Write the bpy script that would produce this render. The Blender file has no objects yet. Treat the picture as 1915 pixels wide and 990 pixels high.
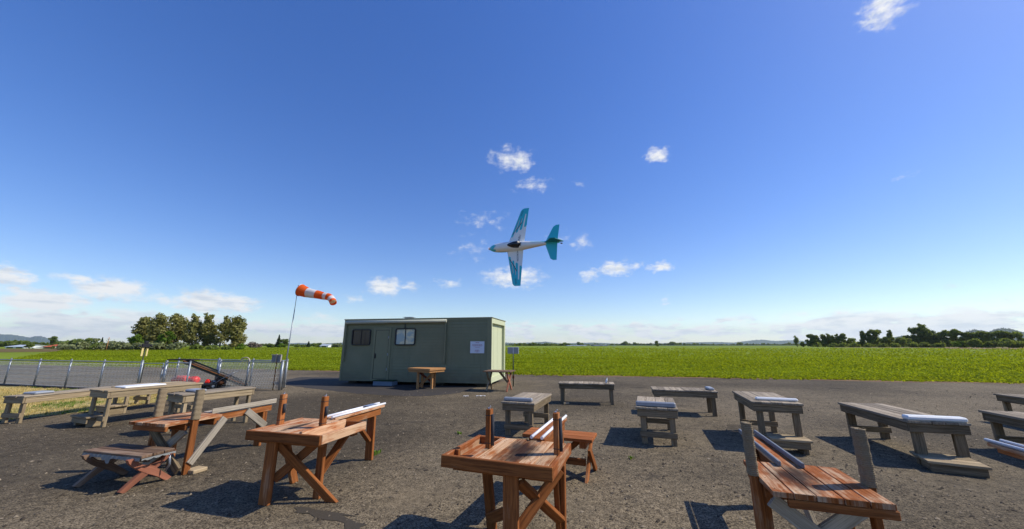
import bpy, bmesh, math, random
import numpy as np
from mathutils import Vector, Matrix

rng = np.random.default_rng(11)
random.seed(5)
R = math.radians
S = bpy.context.scene
COL = S.collection

# ------------------------------------------------------------------ helpers: world points from image pixels
EYE, FOC, PX, PY, HZ = 1.6, 660.0, 957.5, 495.0, 645.0     # eye height, focal in px, picture centre, horizon row
PITCH = math.atan((HZ - PY) / FOC)
CP, SP = math.cos(PITCH), math.sin(PITCH)
def ray(x, y):
    u = (x - PX) / FOC; v = (PY - y) / FOC
    return Vector((u, CP - v * SP, v * CP + SP))
def at(x, y, z=0.0):
    r = ray(x, y); t = (z - EYE) / r.z
    return Vector((r.x * t, r.y * t, z))
def at_depth(x, y, Y):
    r = ray(x, y); t = Y / r.y
    return Vector((r.x * t, Y, EYE + r.z * t))

# ------------------------------------------------------------------ mesh helpers
class MB:
    def __init__(s):
        s.v = []; s.f = []; s.uv = []; s.r = []; s.mi = []; s.sm = []
    def poly(s, pts, uv=None, r=0.5, m=0, smooth=False):
        n = len(s.v); s.v += [tuple(p) for p in pts]
        s.f.append(tuple(range(n, n + len(pts))))
        s.uv.append(uv or [(p[0], p[1]) for p in pts]); s.r.append(r); s.mi.append(m); s.sm.append(smooth)
    def board(s, p0, p1, w, t, n=(0, 0, 1), m=0, cut=None):
        """timber from p0 to p1 (centre line): w across, t along n; grain along its length"""
        p0 = Vector(p0); p1 = Vector(p1); a = p1 - p0; L = a.length; a = a / L
        n = Vector(n); n = (n - a * n.dot(a))
        if n.length < 1e-4: n = Vector((0, 1, 0)) - a * a.y
        n.normalize(); b = n.cross(a)
        r = random.random(); ou, ov = random.random() * 20, random.random() * 20
        base = len(s.v)
        for e, p in ((0, p0), (1, p1)):
            for (i, j) in ((-1, -1), (1, -1), (1, 1), (-1, 1)):
                q = p + b * (i * w / 2) + n * (j * t / 2)
                if cut is not None and cut[e] is not None:      # plumb cut: move the end along the grain onto a level plane
                    if abs(a.z) > 1e-4: q = q + a * ((cut[e] - q.z) / a.z)
                s.v.append(tuple(q))
        per = [0, w, w + t, 2 * w + t, 2 * w + 2 * t]
        for k in range(4):
            k2 = (k + 1) % 4
            s.f.append((base + k, base + k2, base + 4 + k2, base + 4 + k))
            s.uv.append([(ou, ov + per[k]), (ou, ov + per[k + 1]), (ou + L, ov + per[k + 1]), (ou + L, ov + per[k])])
            s.r.append(r); s.mi.append(m); s.sm.append(False)
        for e, o in ((0, (3, 2, 1, 0)), (4, (0, 1, 2, 3))):
            s.f.append(tuple(base + e + k for k in o))
            s.uv.append([(ou + .3, ov), (ou + .3, ov + w), (ou + .3 + t * .3, ov + w), (ou + .3 + t * .3, ov)])
            s.r.append(r * .7); s.mi.append(m); s.sm.append(False)
    def box(s, x0, x1, y0, y1, z0, z1, m=0):
        d = (x1 - x0, y1 - y0, z1 - z0); k = max(range(3), key=lambda i: d[i])
        c = ((x0 + x1) / 2, (y0 + y1) / 2, (z0 + z1) / 2)
        if k == 0: s.board((x0, c[1], c[2]), (x1, c[1], c[2]), d[1], d[2], (0, 0, 1), m)
        elif k == 1: s.board((c[0], y0, c[2]), (c[0], y1, c[2]), d[0], d[2], (0, 0, 1), m)
        else: s.board((c[0], c[1], z0), (c[0], c[1], z1), d[0], d[1], (0, 1, 0), m)
    def tube(s, pts, rad, seg=8, m=0, caps=True, smooth=True):
        pts = [Vector(p) for p in pts]; n = len(pts)
        if not hasattr(rad, '__len__'): rad = [rad] * n
        base = len(s.v); prev = None
        for i, p in enumerate(pts):
            a = (pts[min(i + 1, n - 1)] - pts[max(i - 1, 0)]).normalized()
            if prev is None:
                h = Vector((0, 0, 1)) if abs(a.z) < .9 else Vector((1, 0, 0))
                u = a.cross(h).normalized()
            else:
                u = (prev - a * prev.dot(a)).normalized()
            prev = u; w = a.cross(u)
            for k in range(seg):
                t = 2 * math.pi * k / seg
                s.v.append(tuple(p + (u * math.cos(t) + w * math.sin(t)) * rad[i]))
        r = random.random()
        for i in range(n - 1):
            for k in range(seg):
                k2 = (k + 1) % seg
                s.f.append((base + i * seg + k, base + i * seg + k2, base + (i + 1) * seg + k2, base + (i + 1) * seg + k))
                s.uv.append([(i * .1, k / seg), (i * .1, (k + 1) / seg), (i * .1 + .1, (k + 1) / seg), (i * .1 + .1, k / seg)])
                s.r.append(r); s.mi.append(m); s.sm.append(smooth)
        if caps:
            for e, o in ((0, range(seg - 1, -1, -1)), ((n - 1) * seg, range(seg))):
                f = tuple(base + e + k for k in o); s.f.append(f)
                s.uv.append([(0, 0)] * seg); s.r.append(r); s.mi.append(m); s.sm.append(False)
    def build(s, name, mats, parent=None, bevel=0.0, loc=None, rz=0):
        me = bpy.data.meshes.new(name)
        me.from_pydata(s.v, [], s.f)
        uvl = me.uv_layers.new(name='UVMap')
        flat = [c for f in s.uv for p in f for c in p[:2]]
        uvl.data.foreach_set('uv', flat)
        at_ = me.attributes.new('rnd', 'FLOAT', 'FACE'); at_.data.foreach_set('value', s.r)
        if not isinstance(mats, (list, tuple)): mats = [mats]
        for m in mats: me.materials.append(m)
        me.polygons.foreach_set('material_index', s.mi)
        me.polygons.foreach_set('use_smooth', s.sm)
        me.update()
        o = bpy.data.objects.new(name, me); COL.objects.link(o)
        if parent is not None: o.parent = parent
        if loc is not None: o.location = loc
        o.rotation_euler.z = rz
        if bevel > 0:
            b = o.modifiers.new('edge', 'BEVEL'); b.width = bevel; b.segments = 1; b.limit_method = 'ANGLE'; b.angle_limit = R(40)
        return o

def tag(o, label=None, cat=None, group=None, kind=None):
    if label: o['label'] = label
    if cat: o['category'] = cat
    if group: o['group'] = group
    if kind: o['kind'] = kind
    return o
def thing(name, label, cat, loc=(0, 0, 0), rz=0, group=None):
    o = bpy.data.objects.new(name, None); COL.objects.link(o)
    o.location = loc; o.rotation_euler = (0, 0, rz); o.empty_display_size = .2
    return tag(o, label, cat, group)
def raw_mesh(name, verts, faces, mat, parent=None, rnd=None, smooth=False):
    """big numpy meshes; faces is an (n,k) array"""
    me = bpy.data.meshes.new(name)
    verts = np.asarray(verts, np.float32); faces = np.asarray(faces, np.int32)
    n, k = faces.shape
    me.vertices.add(len(verts)); me.vertices.foreach_set('co', verts.ravel())
    me.loops.add(n * k); me.loops.foreach_set('vertex_index', faces.ravel())
    me.polygons.add(n); me.polygons.foreach_set('loop_start', np.arange(0, n * k, k, dtype=np.int32))
    me.polygons.foreach_set('loop_total', np.full(n, k, np.int32))
    me.update(calc_edges=True)
    if rnd is not None:
        a = me.attributes.new('rnd', 'FLOAT', 'FACE'); a.data.foreach_set('value', np.asarray(rnd, np.float32))
    for m in (mat if isinstance(mat, (list, tuple)) else [mat]): me.materials.append(m)
    if smooth: me.polygons.foreach_set('use_smooth', np.ones(n, bool))
    o = bpy.data.objects.new(name, me); COL.objects.link(o)
    if parent is not None: o.parent = parent
    return o

# ------------------------------------------------------------------ node helpers
class G:
    def __init__(s, tree): s.t = tree; s.t.nodes.clear()
    def n(s, typ, out=0, _p=None, **kw):
        nd = s.t.nodes.new(typ)
        for k, v in (_p or {}).items(): setattr(nd, k, v)
        for k, v in kw.items():
            key = int(k[1:]) if k[0] == '_' and k[1:].isdigit() else k.replace('_', ' ')
            s.set(nd.inputs[key], v)
        return nd.outputs[out] if out is not None else nd
    def set(s, inp, v):
        if isinstance(v, bpy.types.NodeSocket): s.t.links.new(v, inp)
        elif isinstance(v, (tuple, list)) and inp.type == 'RGBA' and len(v) == 3: inp.default_value = (*v, 1)
        else: inp.default_value = v
    def math(s, op, a, b=0.0, c=0.0, clamp=False): return s.n('ShaderNodeMath', _p={'operation': op, 'use_clamp': clamp}, _0=a, _1=b, _2=c)
    def mix(s, f, a, b, bt='MIX'):
        nd = s.t.nodes.new('ShaderNodeMix'); nd.data_type = 'RGBA'; nd.blend_type = bt; nd.clamp_factor = True
        s.set(nd.inputs[0], f); s.set(nd.inputs[6], a); s.set(nd.inputs[7], b); return nd.outputs[2]
    def noise(s, vec, scale, detail=4.0, rough=.55, out=0, dist=0.0): return s.n('ShaderNodeTexNoise', out, Vector=vec, Scale=scale, Detail=detail, Roughness=rough, Distortion=dist)
    def step(s, v, a, b):
        if a > b: return s.math('SUBTRACT', 1.0, s.step(v, b, a))
        return s.n('ShaderNodeMapRange', _p={'interpolation_type': 'SMOOTHSTEP'}, Value=v, From_Min=a, From_Max=b)
    def vmul(s, v, k): return s.n('ShaderNodeVectorMath', _p={'operation': 'MULTIPLY'}, _0=v, _1=k)
    def vadd(s, v, k): return s.n('ShaderNodeVectorMath', _p={'operation': 'ADD'}, _0=v, _1=k)
    def attr(s, name): return s.n('ShaderNodeAttribute', 2, _p={'attribute_name': name})
    def bump(s, h, strength=.3, dist=.01): return s.n('ShaderNodeBump', Height=h, Strength=strength, Distance=dist)
def new_mat(name):
    m = bpy.data.materials.new(name); m.use_nodes = True
    return m, G(m.node_tree)
def finish(g, col, rough=.8, normal=None, spec=.3, metal=0.0, **kw):
    b = g.n('ShaderNodeBsdfPrincipled', None)
    g.set(b.inputs['Base Color'], col); g.set(b.inputs['Roughness'], rough); g.set(b.inputs['Metallic'], metal)
    g.set(b.inputs['Specular IOR Level'], spec)
    for k, v in kw.items(): g.set(b.inputs[k.replace('_', ' ')], v)
    if normal is not None: g.set(b.inputs['Normal'], normal)
    o = g.n('ShaderNodeOutputMaterial', None); g.set(o.inputs['Surface'], b.outputs[0]); return b
def plain(name, col, rough=.6, metal=0.0, spec=.4, vary=.15, scale=6.0):
    m, g = new_mat(name); tc = g.n('ShaderNodeTexCoord', 3)
    nz = g.noise(tc, scale, 5, .6)
    f = g.math('MULTIPLY_ADD', nz, 2 * vary, 1 - vary)
    c = g.mix(1.0, col, g.n('ShaderNodeCombineColor', Red=f, Green=f, Blue=f), 'MULTIPLY')
    finish(g, c, g.math('MULTIPLY_ADD', nz, .2, rough - .1), g.bump(nz, .05, .01), spec, metal); return m

def wood(name, light, dark, worn=None, wear=.5, soot=None, crack=.55, bumpy=.5):
    m, g = new_mat(name)
    uv = g.n('ShaderNodeTexCoord', 2); rnd = g.attr('rnd')
    vec = g.vmul(uv, (1.6, 38.0, 1.0))
    wob = g.noise(g.vmul(uv, (3.0, 10.0, 1.0)), 1.0, 3, .5, 1)
    vec2 = g.vadd(vec, g.vmul(wob, (.6, 2.0, 0)))
    grain = g.noise(vec2, 1.0, 6, .65)
    fine = g.noise(g.vmul(uv, (5.0, 210.0, 1.0)), 1.0, 3, .7)
    big = g.noise(g.vmul(uv, (3.0, 7.0, 1.0)), 1.0, 5, .6)
    gr = g.step(g.math('MULTIPLY_ADD', fine, .45, g.math('MULTIPLY', grain, .75)), .38, .8)
    col = g.mix(gr, dark, light)
    if worn:
        wm = g.step(g.math('ADD', g.math('MULTIPLY_ADD', grain, .35, g.math('MULTIPLY', big, .9)), g.math('MULTIPLY_ADD', rnd, .17, wear - 1.09)), -.06, .16)
        wc = g.mix(gr, worn[0], worn[1])
        col = g.mix(wm, col, wc)
    tint = g.math('MULTIPLY_ADD', rnd, .58, .71)
    tint = g.math('MULTIPLY', tint, g.math('MULTIPLY_ADD', big, .5, .75))
    col = g.mix(1.0, col, g.n('ShaderNodeCombineColor', Red=tint, Green=tint, Blue=tint), 'MULTIPLY')
    if crack:
        ck = g.noise(g.vadd(g.vmul(uv, (.9, 70.0, 1.0)), g.vmul(wob, (0, 1.5, 0))), 1.0, 2, .4)
        cm = g.step(ck, .30, .37)
        col = g.mix(g.math('MULTIPLY', g.math('SUBTRACT', 1.0, cm), crack), col, tuple(v * .3 for v in dark))
        hgt = g.math('ADD', g.math('MULTIPLY', gr, .5), cm)
    else: hgt = gr
    if soot:                                  # scorched, oily patch at a fixed place on the deck
        ob = g.n('ShaderNodeTexCoord', 3)
        d = g.n('ShaderNodeVectorMath', 1, _p={'operation': 'LENGTH'}, _0=g.vmul(g.vadd(ob, (-soot[0], -soot[1], 0)), (1 / soot[2], 1 / soot[3], 0)))
        nn = g.noise(g.vmul(ob, (9, 5, 1)), 1.0, 4, .6)
        sm = g.step(g.math('ADD', d, g.math('MULTIPLY', nn, 1.3)), 1.75, .9)
        col = g.mix(g.math('MULTIPLY', sm, .90), col, (.016, .011, .009))
    finish(g, col, g.math('MULTIPLY_ADD', gr, -.15, .88), g.bump(hgt, bumpy, .004), .10); return m

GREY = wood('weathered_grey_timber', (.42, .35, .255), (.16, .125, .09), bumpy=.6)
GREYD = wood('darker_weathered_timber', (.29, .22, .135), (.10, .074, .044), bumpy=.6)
TAN = wood('sun_bleached_timber', (.44, .345, .215), (.21, .15, .085), bumpy=.5)
STAIN = wood('stained_timber', (.39, .138, .040), (.145, .05, .018), worn=((.20, .085, .04), (.38, .23, .13)), wear=.29, crack=.35)
DECK = wood('worn_stained_deck', (.46, .17, .05), (.21, .06, .018), worn=((.36, .20, .10), (.54, .37, .23)), wear=.46, crack=.5, soot=(.10, .36, .20, .50))
DECK2 = wood('worn_stained_deck_plain', (.46, .15, .045), (.24, .07, .022), worn=((.38, .22, .12), (.56, .38, .24)), wear=.44, crack=.4, soot=(-.13, .35, .08, .35))
DECKR = wood('worn_stained_planks', (.40, .125, .03), (.19, .055, .016), worn=((.38, .22, .12), (.56, .40, .26)), wear=.40, crack=.4, soot=(-.06, .36, .19, .36))
RAW = wood('bare_grey_board', (.52, .46, .37), (.27, .225, .165), bumpy=.6)
STOOLW = wood('faded_brown_and_shaded_timber', (.24, .15, .095), (.10, .06, .04), worn=((.15, .105, .075), (.25, .18, .125)), wear=.38)  # brown timber; on one stool leg the tone stands for shade
REDP = wood('faded_red_paint_timber', (.37, .15, .09), (.21, .08, .05), crack=.3, bumpy=.2)
PLY = wood('plywood', (.47, .25, .105), (.29, .14, .055), crack=.0, bumpy=.15)
FOAM = plain('grey_foam', (.045, .047, .055), .8, 0, .2)
PADG = plain('blue_grey_vinyl', (.29, .31, .34), .45, 0, .4, .12)
PADW = plain('white_vinyl', (.80, .79, .76), .4, 0, .4, .08)
PVC = plain('white_plastic_pipe', (.80, .80, .82), .35, 0, .5, .06)
PVCG = plain('pale_grey_pipe', (.42, .45, .52), .4, 0, .5, .1)
STEEL = plain('galvanised_steel', (.46, .49, .53), .42, .75, .5, .12, 20)
BLACK = plain('black_plastic', (.02, .02, .022), .5, 0, .4)
RUST = plain('rusty_steel', (.16, .065, .03), .8, .2, .3, .3, 12)
RED = plain('red_plastic', (.85, .03, .018), .4, 0, .5, .08)
YEL = plain('yellow_board', (.78, .62, .26), .6, 0, .3, .1)
ROPEW = plain('pale_rope', (.50, .43, .31), .9, 0, .1, .25, 40)
DARKGREEN = plain('dark_tarp', (.018, .026, .022), .6, 0, .3, .3, 10)
CLOTH = plain('faded_grey_plastic_sheet', (.22, .225, .215), .6, 0, .4, .25, 14)
# rope wound round a post: ridges are modelled, the material only adds fibre colour
m, g = new_mat('jute_rope'); tc = g.n('ShaderNodeTexCoord', 3)
nz = g.noise(g.vmul(tc, (60, 60, 160)), 1.0, 4, .7)
finish(g, g.mix(nz, (.10, .074, .044), (.36, .285, .185)), .95, g.bump(nz, .6, .003), .1); JUTE = m

# ------------------------------------------------------------------ render, camera, sun, sky
S.render.engine = 'CYCLES'
S.cycles.use_denoising = True
S.cycles.max_bounces = 6; S.cycles.transparent_max_bounces = 6
S.cycles.volume_bounces = 1
S.cycles.caustics_reflective = False; S.cycles.caustics_refractive = False
S.view_settings.view_transform = 'Standard'; S.view_settings.look = 'None'
S.view_settings.gamma = 1; S.view_settings.exposure = 0.0
cam = bpy.data.cameras.new('camera'); co = bpy.data.objects.new('camera', cam); COL.objects.link(co)
cam.sensor_width = 36; cam.lens = 36 * FOC / 1915; cam.clip_start = .05; cam.clip_end = 60000
co.location = (0, 0, EYE); co.rotation_euler = (R(90) + PITCH, 0, 0); S.camera = co
SUN_EL, SUN_AZ = R(44), R(5)          # azimuth counted from +X towards +Y
sd = Vector((math.cos(SUN_EL) * math.cos(SUN_AZ), math.cos(SUN_EL) * math.sin(SUN_AZ), math.sin(SUN_EL)))
sl = bpy.data.lights.new('sun', 'SUN'); sl.energy = 5.0; sl.angle = R(.5); sl.color = (1.0, .93, .80)
so = bpy.data.objects.new('sun', sl); COL.objects.link(so); so.rotation_euler = sd.to_track_quat('Z', 'Y').to_euler()
so.location = sd * 50

world = bpy.data.worlds.new('World'); S.world = world; world.use_nodes = True
g = G(world.node_tree)
sky = g.n('ShaderNodeTexSky', None, _p={'sky_type': 'NISHITA'})
sky.sun_disc = False; sky.sun_elevation = SUN_EL; sky.sun_rotation = R(90) - SUN_AZ
sky.altitude = 0; sky.air_density = 1.0; sky.dust_density = .25; sky.ozone_density = 3.0
dirv = g.n('ShaderNodeTexCoord', 0)
sep = g.n('ShaderNodeSeparateXYZ', None, Vector=dirv); dx, dy, dz = sep.outputs
az = g.math('MULTIPLY', g.math('ARCTAN2', dx, dy), 180 / math.pi)
el = g.math('MULTIPLY', g.math('ARCSINE', dz), 180 / math.pi)
ae = g.n('ShaderNodeCombineXYZ', X=az, Y=el, Z=0.0)
w1 = g.noise(g.vmul(ae, (.55, .9, 1)), 1.0, 5, .6, 1)
w2 = g.noise(g.vmul(ae, (1.7, 2.4, 1)), 1.0, 4, .6, 1)
warp = g.vadd(ae, g.vmul(g.vadd(w1, (-.5, -.5, -.5)), (3.2, 1.8, 0)))
warp = g.vadd(warp, g.vmul(g.vadd(w2, (-.5, -.5, -.5)), (1.3, .9, 0)))
def azel(x, y):
    r = ray(x, y); return math.degrees(math.atan2(r.x, r.y)), math.degrees(math.atan2(r.z, math.hypot(r.x, r.y)))
# fair weather clouds: (x, y, half width, half height in picture units, weight)
CL = [(950, 297, 40, 26, .66), (972, 300, 28, 24, .95), (1230, 290, 26, 20, 1.0), (996, 346, 40, 17, .52), (1083, 343, 16, 8, .36), (1652, 15, 66, 46, .85), (1630, 36, 30, 26, .75),
      (960, 519, 66, 24, .95), (718, 536, 40, 22, 1.0), (764, 537, 26, 12, .65), (838, 532, 36, 10, .5), (1102, 514, 30, 14, .7), (1150, 501, 36, 17, 1.0), (1190, 496, 18, 12, .6), (1238, 498, 30, 12, 1.0),
      (1088, 455, 28, 18, .46), (885, 465, 38, 24, .30), (905, 412, 50, 20, .30), (1050, 447, 28, 14, .32), (1690, 327, 46, 8, .32), (1573, 588, 30, 11, .9), (1240, 563, 20, 9, .6), (1503, 588, 22, 8, .6),
      (80, 560, 105, 22, 1.5), (40, 548, 60, 16, .8), (210, 541, 100, 25, 1.2), (150, 522, 60, 12, .7), (15, 513, 60, 24, 1.2), (405, 567, 100, 22, 1.5), (370, 553, 50, 18, .9), (290, 560, 60, 14, .65), (110, 590, 110, 10, .8), (265, 590, 60, 13, .75), (50, 614, 90, 9, .8),
      (240, 620, 70, 9, .8), (660, 560, 26, 9, .5), (590, 595, 60, 11, .55), (490, 612, 70, 15, 1.1), (590, 626, 60, 9, .8), (1900, 560, 30, 10, .5), (1780, 535, 30, 6, .35)]
best = None
for (x, y, hw, hh, wt) in CL:
    a0, e0 = azel(x, y); a1, _ = azel(x + hw, y); am, _ = azel(x - hw, y); _, e1 = azel(x, y - hh); _, em = azel(x, y + hh)
    W_, H_ = abs(a1 - am) / 2, abs(e1 - em) / 2
    v = g.n('ShaderNodeVectorMath', _p={'operation': 'MULTIPLY_ADD'}, _0=warp, _1=(1 / W_, 1 / H_, 0), _2=(-a0 / W_, -e0 / H_, 0))
    l = g.n('ShaderNodeVectorMath', 1, _p={'operation': 'LENGTH'}, _0=v)
    k = g.math('MULTIPLY', g.math('SUBTRACT', 1.12, l), wt)
    best = k if best is None else g.math('MAXIMUM', best, k)
fluff = g.noise(g.vmul(ae, (.62, 1.0, 1)), 1.0, 6, .58)
dens = g.step(g.math('ADD', best, g.math('MULTIPLY_ADD', fluff, 1.45, -.76)), .02, .98)
# the low bank of streaky cloud near the horizon, seen edge-on
band = g.noise(g.vmul(ae, (.11, .62, 1)), 1.0, 8, .62)
band2 = g.noise(g.vmul(ae, (.35, 1.5, 1)), 1.0, 6, .6)
cover = g.step(el, 6.6, .4)
bd = g.step(g.math('ADD', g.math('MULTIPLY_ADD', band2, .5, band), g.math('MULTIPLY_ADD', cover, .86, -1.14)), .0, .36)
bd = g.math('MULTIPLY', bd, g.step(el, 7.0, 3.2))
puff = g.noise(g.vadd(g.vmul(ae, (.26, .80, 1)), (17.0, 0, 0)), 1.0, 7, .58); puff2 = g.noise(g.vadd(g.vmul(ae, (.075, .16, 1)), (5.0, 3.0, 0)), 1.0, 3, .5)
pk = g.math('ADD', g.math('MULTIPLY_ADD', puff2, .55, puff), g.math('MULTIPLY', g.step(g.math('ABSOLUTE', g.math('SUBTRACT', el, 2.1)), 2.6, .4), .26))
bd = g.math('MAXIMUM', g.math('MULTIPLY', bd, .32), g.math('MULTIPLY', g.step(pk, .88, 1.05), g.step(el, 4.8, 2.9)))
dens2 = g.math('MAXIMUM', g.math('MULTIPLY', dens, .93), g.math('MULTIPLY', bd, .88))
shade = g.noise(g.vmul(g.vadd(ae, (0, .6, 0)), (.3, 1.1, 1)), 1.0, 5, .6)
ccol = g.mix(g.step(shade, .33, .56), (.72, .77, .84), (.99, .99, .99))
hz = g.step(el, 9.0, 0.0)
skyc = g.n('ShaderNodeGamma', Color=g.vmul(sky.outputs[0], (.165, .165, .165)), Gamma=.82)
skyc = g.n('ShaderNodeHueSaturation', Color=skyc, Hue=.520, Saturation=1.43, Value=.97 / .12)
b1 = g.n('ShaderNodeBackground', Color=skyc, Strength=.12)
b2 = g.n('ShaderNodeBackground', Color=ccol, Strength=.97)
mx = g.n('ShaderNodeMixShader', Fac=dens2, _1=b1, _2=b2)
ow = g.n('ShaderNodeOutputWorld', None); g.set(ow.inputs['Surface'], mx)
world.cycles.sampling_method = 'MANUAL'; world.cycles.sample_map_resolution = 512

# ================================================================== SETTING: ground, yard, crop, air, hills
def sheet(name, pts, mat, z, kind='structure'):
    me = bpy.data.meshes.new(name); bm = bmesh.new()
    vs = [bm.verts.new((p[0], p[1], z)) for p in pts]; f = bm.faces.new(vs)
    f.normal_update()
    if f.normal.z < 0: f.normal_flip()
    bmesh.ops.triangulate(bm, faces=[f]); bm.to_mesh(me); bm.free(); me.materials.append(mat)
    o = bpy.data.objects.new(name, me); COL.objects.link(o); return tag(o, kind=kind)
EDGE_A, EDGE_B = 20.9, -.223                 # the crop starts along Y = EDGE_A + EDGE_B * X
def edge(x): return EDGE_A + EDGE_B * x

m, g = new_mat('farmland_soil_and_crop'); tc = g.n('ShaderNodeTexCoord', 3)
n1 = g.noise(tc, .035, 6, .6); n2 = g.noise(tc, 1.3, 6, .7); n3 = g.noise(g.vmul(tc, (.012, .05, 1)), 1.0, 4, .6)
c = g.mix(g.step(n2, .3, .72), (.105, .15, .008), (.225, .28, .016))
c = g.mix(g.step(n1, .42, .7), c, (.175, .23, .016))
c = g.mix(g.math('MULTIPLY', g.step(n3, .5, .75), .2), c, (.14, .18, .02))
sepg = g.n('ShaderNodeSeparateXYZ', None, Vector=tc)
far = g.step(g.math('ADD', sepg.outputs[1], g.math('MULTIPLY', g.noise(tc, .004, 3, .5), 500.0)), 640., 1100.)
c = g.mix(far, c, (.05, .085, .045))
finish(g, c, .9, g.bump(n2, .6, .12), .1); FIELD = m
m, g = new_mat('gravel_yard'); tc = g.n('ShaderNodeTexCoord', 3)
flat = g.vmul(tc, (1, 1, 0))
vo = g.n('ShaderNodeTexVoronoi', None, _p={'feature': 'F1'}, Vector=g.vadd(flat, g.vmul(g.noise(flat, 30, 2, .5, 1), (.02, .02, 0))), Scale=90.0)
stone = g.n('ShaderNodeSeparateColor', 0, Color=vo.outputs['Color'])
vo2 = g.n('ShaderNodeTexVoronoi', None, _p={'feature': 'F1'}, Vector=flat, Scale=42.0)
st2 = g.n('ShaderNodeSeparateColor', 1, Color=vo2.outputs['Color'])
big = g.noise(flat, .35, 6, .6); mid = g.noise(flat, 2.2, 5, .65); fin = g.noise(flat, 120, 3, .7)
c = g.mix(g.step(stone, .05, .95), (.048, .037, .0235), (.192, .152, .096))
c = g.mix(g.math('MULTIPLY', g.step(st2, .955, .985), .35), c, (.21, .175, .125))
c = g.mix(g.math('MULTIPLY', g.step(st2, .05, .02), .45), c, (.03, .026, .022))
c = g.mix(g.math('MULTIPLY', g.step(mid, .45, .75), .45), c, (.060, .049, .034))
c = g.mix(g.math('MULTIPLY', g.step(big, .48, .68), .55), c, (.122, .098, .064))
dirt = g.noise(g.vadd(flat, (31, 7, 0)), .55, 5, .65)
c = g.mix(g.math('MULTIPLY', g.step(dirt, .58, .74), .5), c, (.135, .105, .065))
large = g.noise(g.vadd(flat, (3, 57, 0)), .13, 4, .6); lv_ = g.math('MULTIPLY_ADD', g.step(large, .36, .66), .75, .62)
c = g.mix(1.0, c, g.n('ShaderNodeCombineColor', Red=lv_, Green=lv_, Blue=lv_), 'MULTIPLY')
wk_ = g.n('ShaderNodeTexVoronoi', None, _p={'feature': 'DISTANCE_TO_EDGE'}, Vector=g.vadd(g.vmul(flat, (.45, .45, 0)), g.vmul(g.noise(flat, 1.6, 3, .6, 1), (.5, .5, 0))), Scale=1.0)
ckm = g.math('MULTIPLY', g.step(wk_.outputs['Distance'], .012, .002), g.step(mid, .5, .6))
c = g.mix(g.math('MULTIPLY', ckm, .5), c, (.03, .026, .021))
mot = g.noise(g.vadd(flat, (9, 2, 0)), 8.0, 6, .7)
v = g.math('MULTIPLY', g.math('MULTIPLY_ADD', fin, 1.3, .35), g.math('MULTIPLY_ADD', g.step(mot, .3, .7), .55, .72))
c = g.mix(1.0, c, g.n('ShaderNodeCombineColor', Red=v, Green=v, Blue=v), 'MULTIPLY')
spot = g.n('ShaderNodeTexVoronoi', None, _p={'feature': 'F1'}, Vector=g.vadd(g.vmul(flat, (.55, .8, 0)), g.vmul(g.noise(flat, 3.0, 4, .6, 1), (.35, .35, 0))), Scale=1.0)
spk = g.math('MULTIPLY', g.step(spot.outputs['Distance'], .26, .12), g.step(g.n('ShaderNodeSeparateColor', 0, Color=spot.outputs['Color']), .62, .66))
c = g.mix(g.math('MULTIPLY', spk, .5), c, (.022, .018, .013))
h = g.math('ADD', g.math('MULTIPLY', g.math('SUBTRACT', 1.0, vo.outputs['Distance']), .6), g.math('MULTIPLY', fin, .5))
finish(g, c, .92, g.bump(h, .55, .012), .15); GRAVEL = m

B = 14000.0
sheet('field', [(-B, -B), (B, -B), (B, B), (-B, B)], FIELD, -.03)
sheet('gravel_yard', [(-120, -40), (90, -40), (90, edge(90)), (-120, edge(-120))][:2] + [(60, -40), (60, edge(60)), (-120, edge(-120))], GRAVEL, 0.0)
# bare strip of reddish earth along the edge of the crop
m, g = new_mat('bare_earth'); tc = g.n('ShaderNodeTexCoord', 3); nz = g.noise(tc, 5, 6, .7)
finish(g, g.mix(nz, (.10, .062, .032), (.30, .19, .105)), .95, g.bump(nz, .5, .02), .1); EARTH = m
up, lo = [], []
for i in range(0, 141):
    x = -75 + i; j = .45 + .35 * math.sin(i * .7) * math.sin(i * .23) + .2 * random.random()
    lo.append((x, edge(x) - .15 - j)); up.append((x, edge(x) + .8))
sheet('earth_strip', lo + up[::-1], EARTH, .004)
# dark packed asphalt in front of the hut
m, g = new_mat('old_asphalt'); tc = g.n('ShaderNodeTexCoord', 3); nz = g.noise(tc, 90, 4, .7); bg = g.noise(tc, .8, 5, .6)
c = g.mix(g.step(nz, .3, .75), (.030, .027, .025), (.075, .066, .058)); c = g.mix(g.math('MULTIPLY', g.step(bg, .5, .7), .5), c, (.085, .072, .057))
finish(g, c, .9, g.bump(nz, .4, .006), .2); ASPH = m
pp = [(505, 716), (545, 722), (600, 729), (660, 736), (720, 740), (790, 741.5), (845, 737.5), (884, 729), (893, 722), (880, 716), (760, 712), (640, 706), (560, 706)]
pp2 = []
for i, p in enumerate(pp):
    a = at(*p); b = at(*pp[(i + 1) % len(pp)])
    for k in range(6):
        q = a.lerp(b, k / 6); pp2.append((q.x + random.uniform(-.06, .06), q.y + random.uniform(-.08, .08)))
sheet('asphalt_pad', pp2, ASPH, .004)
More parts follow.
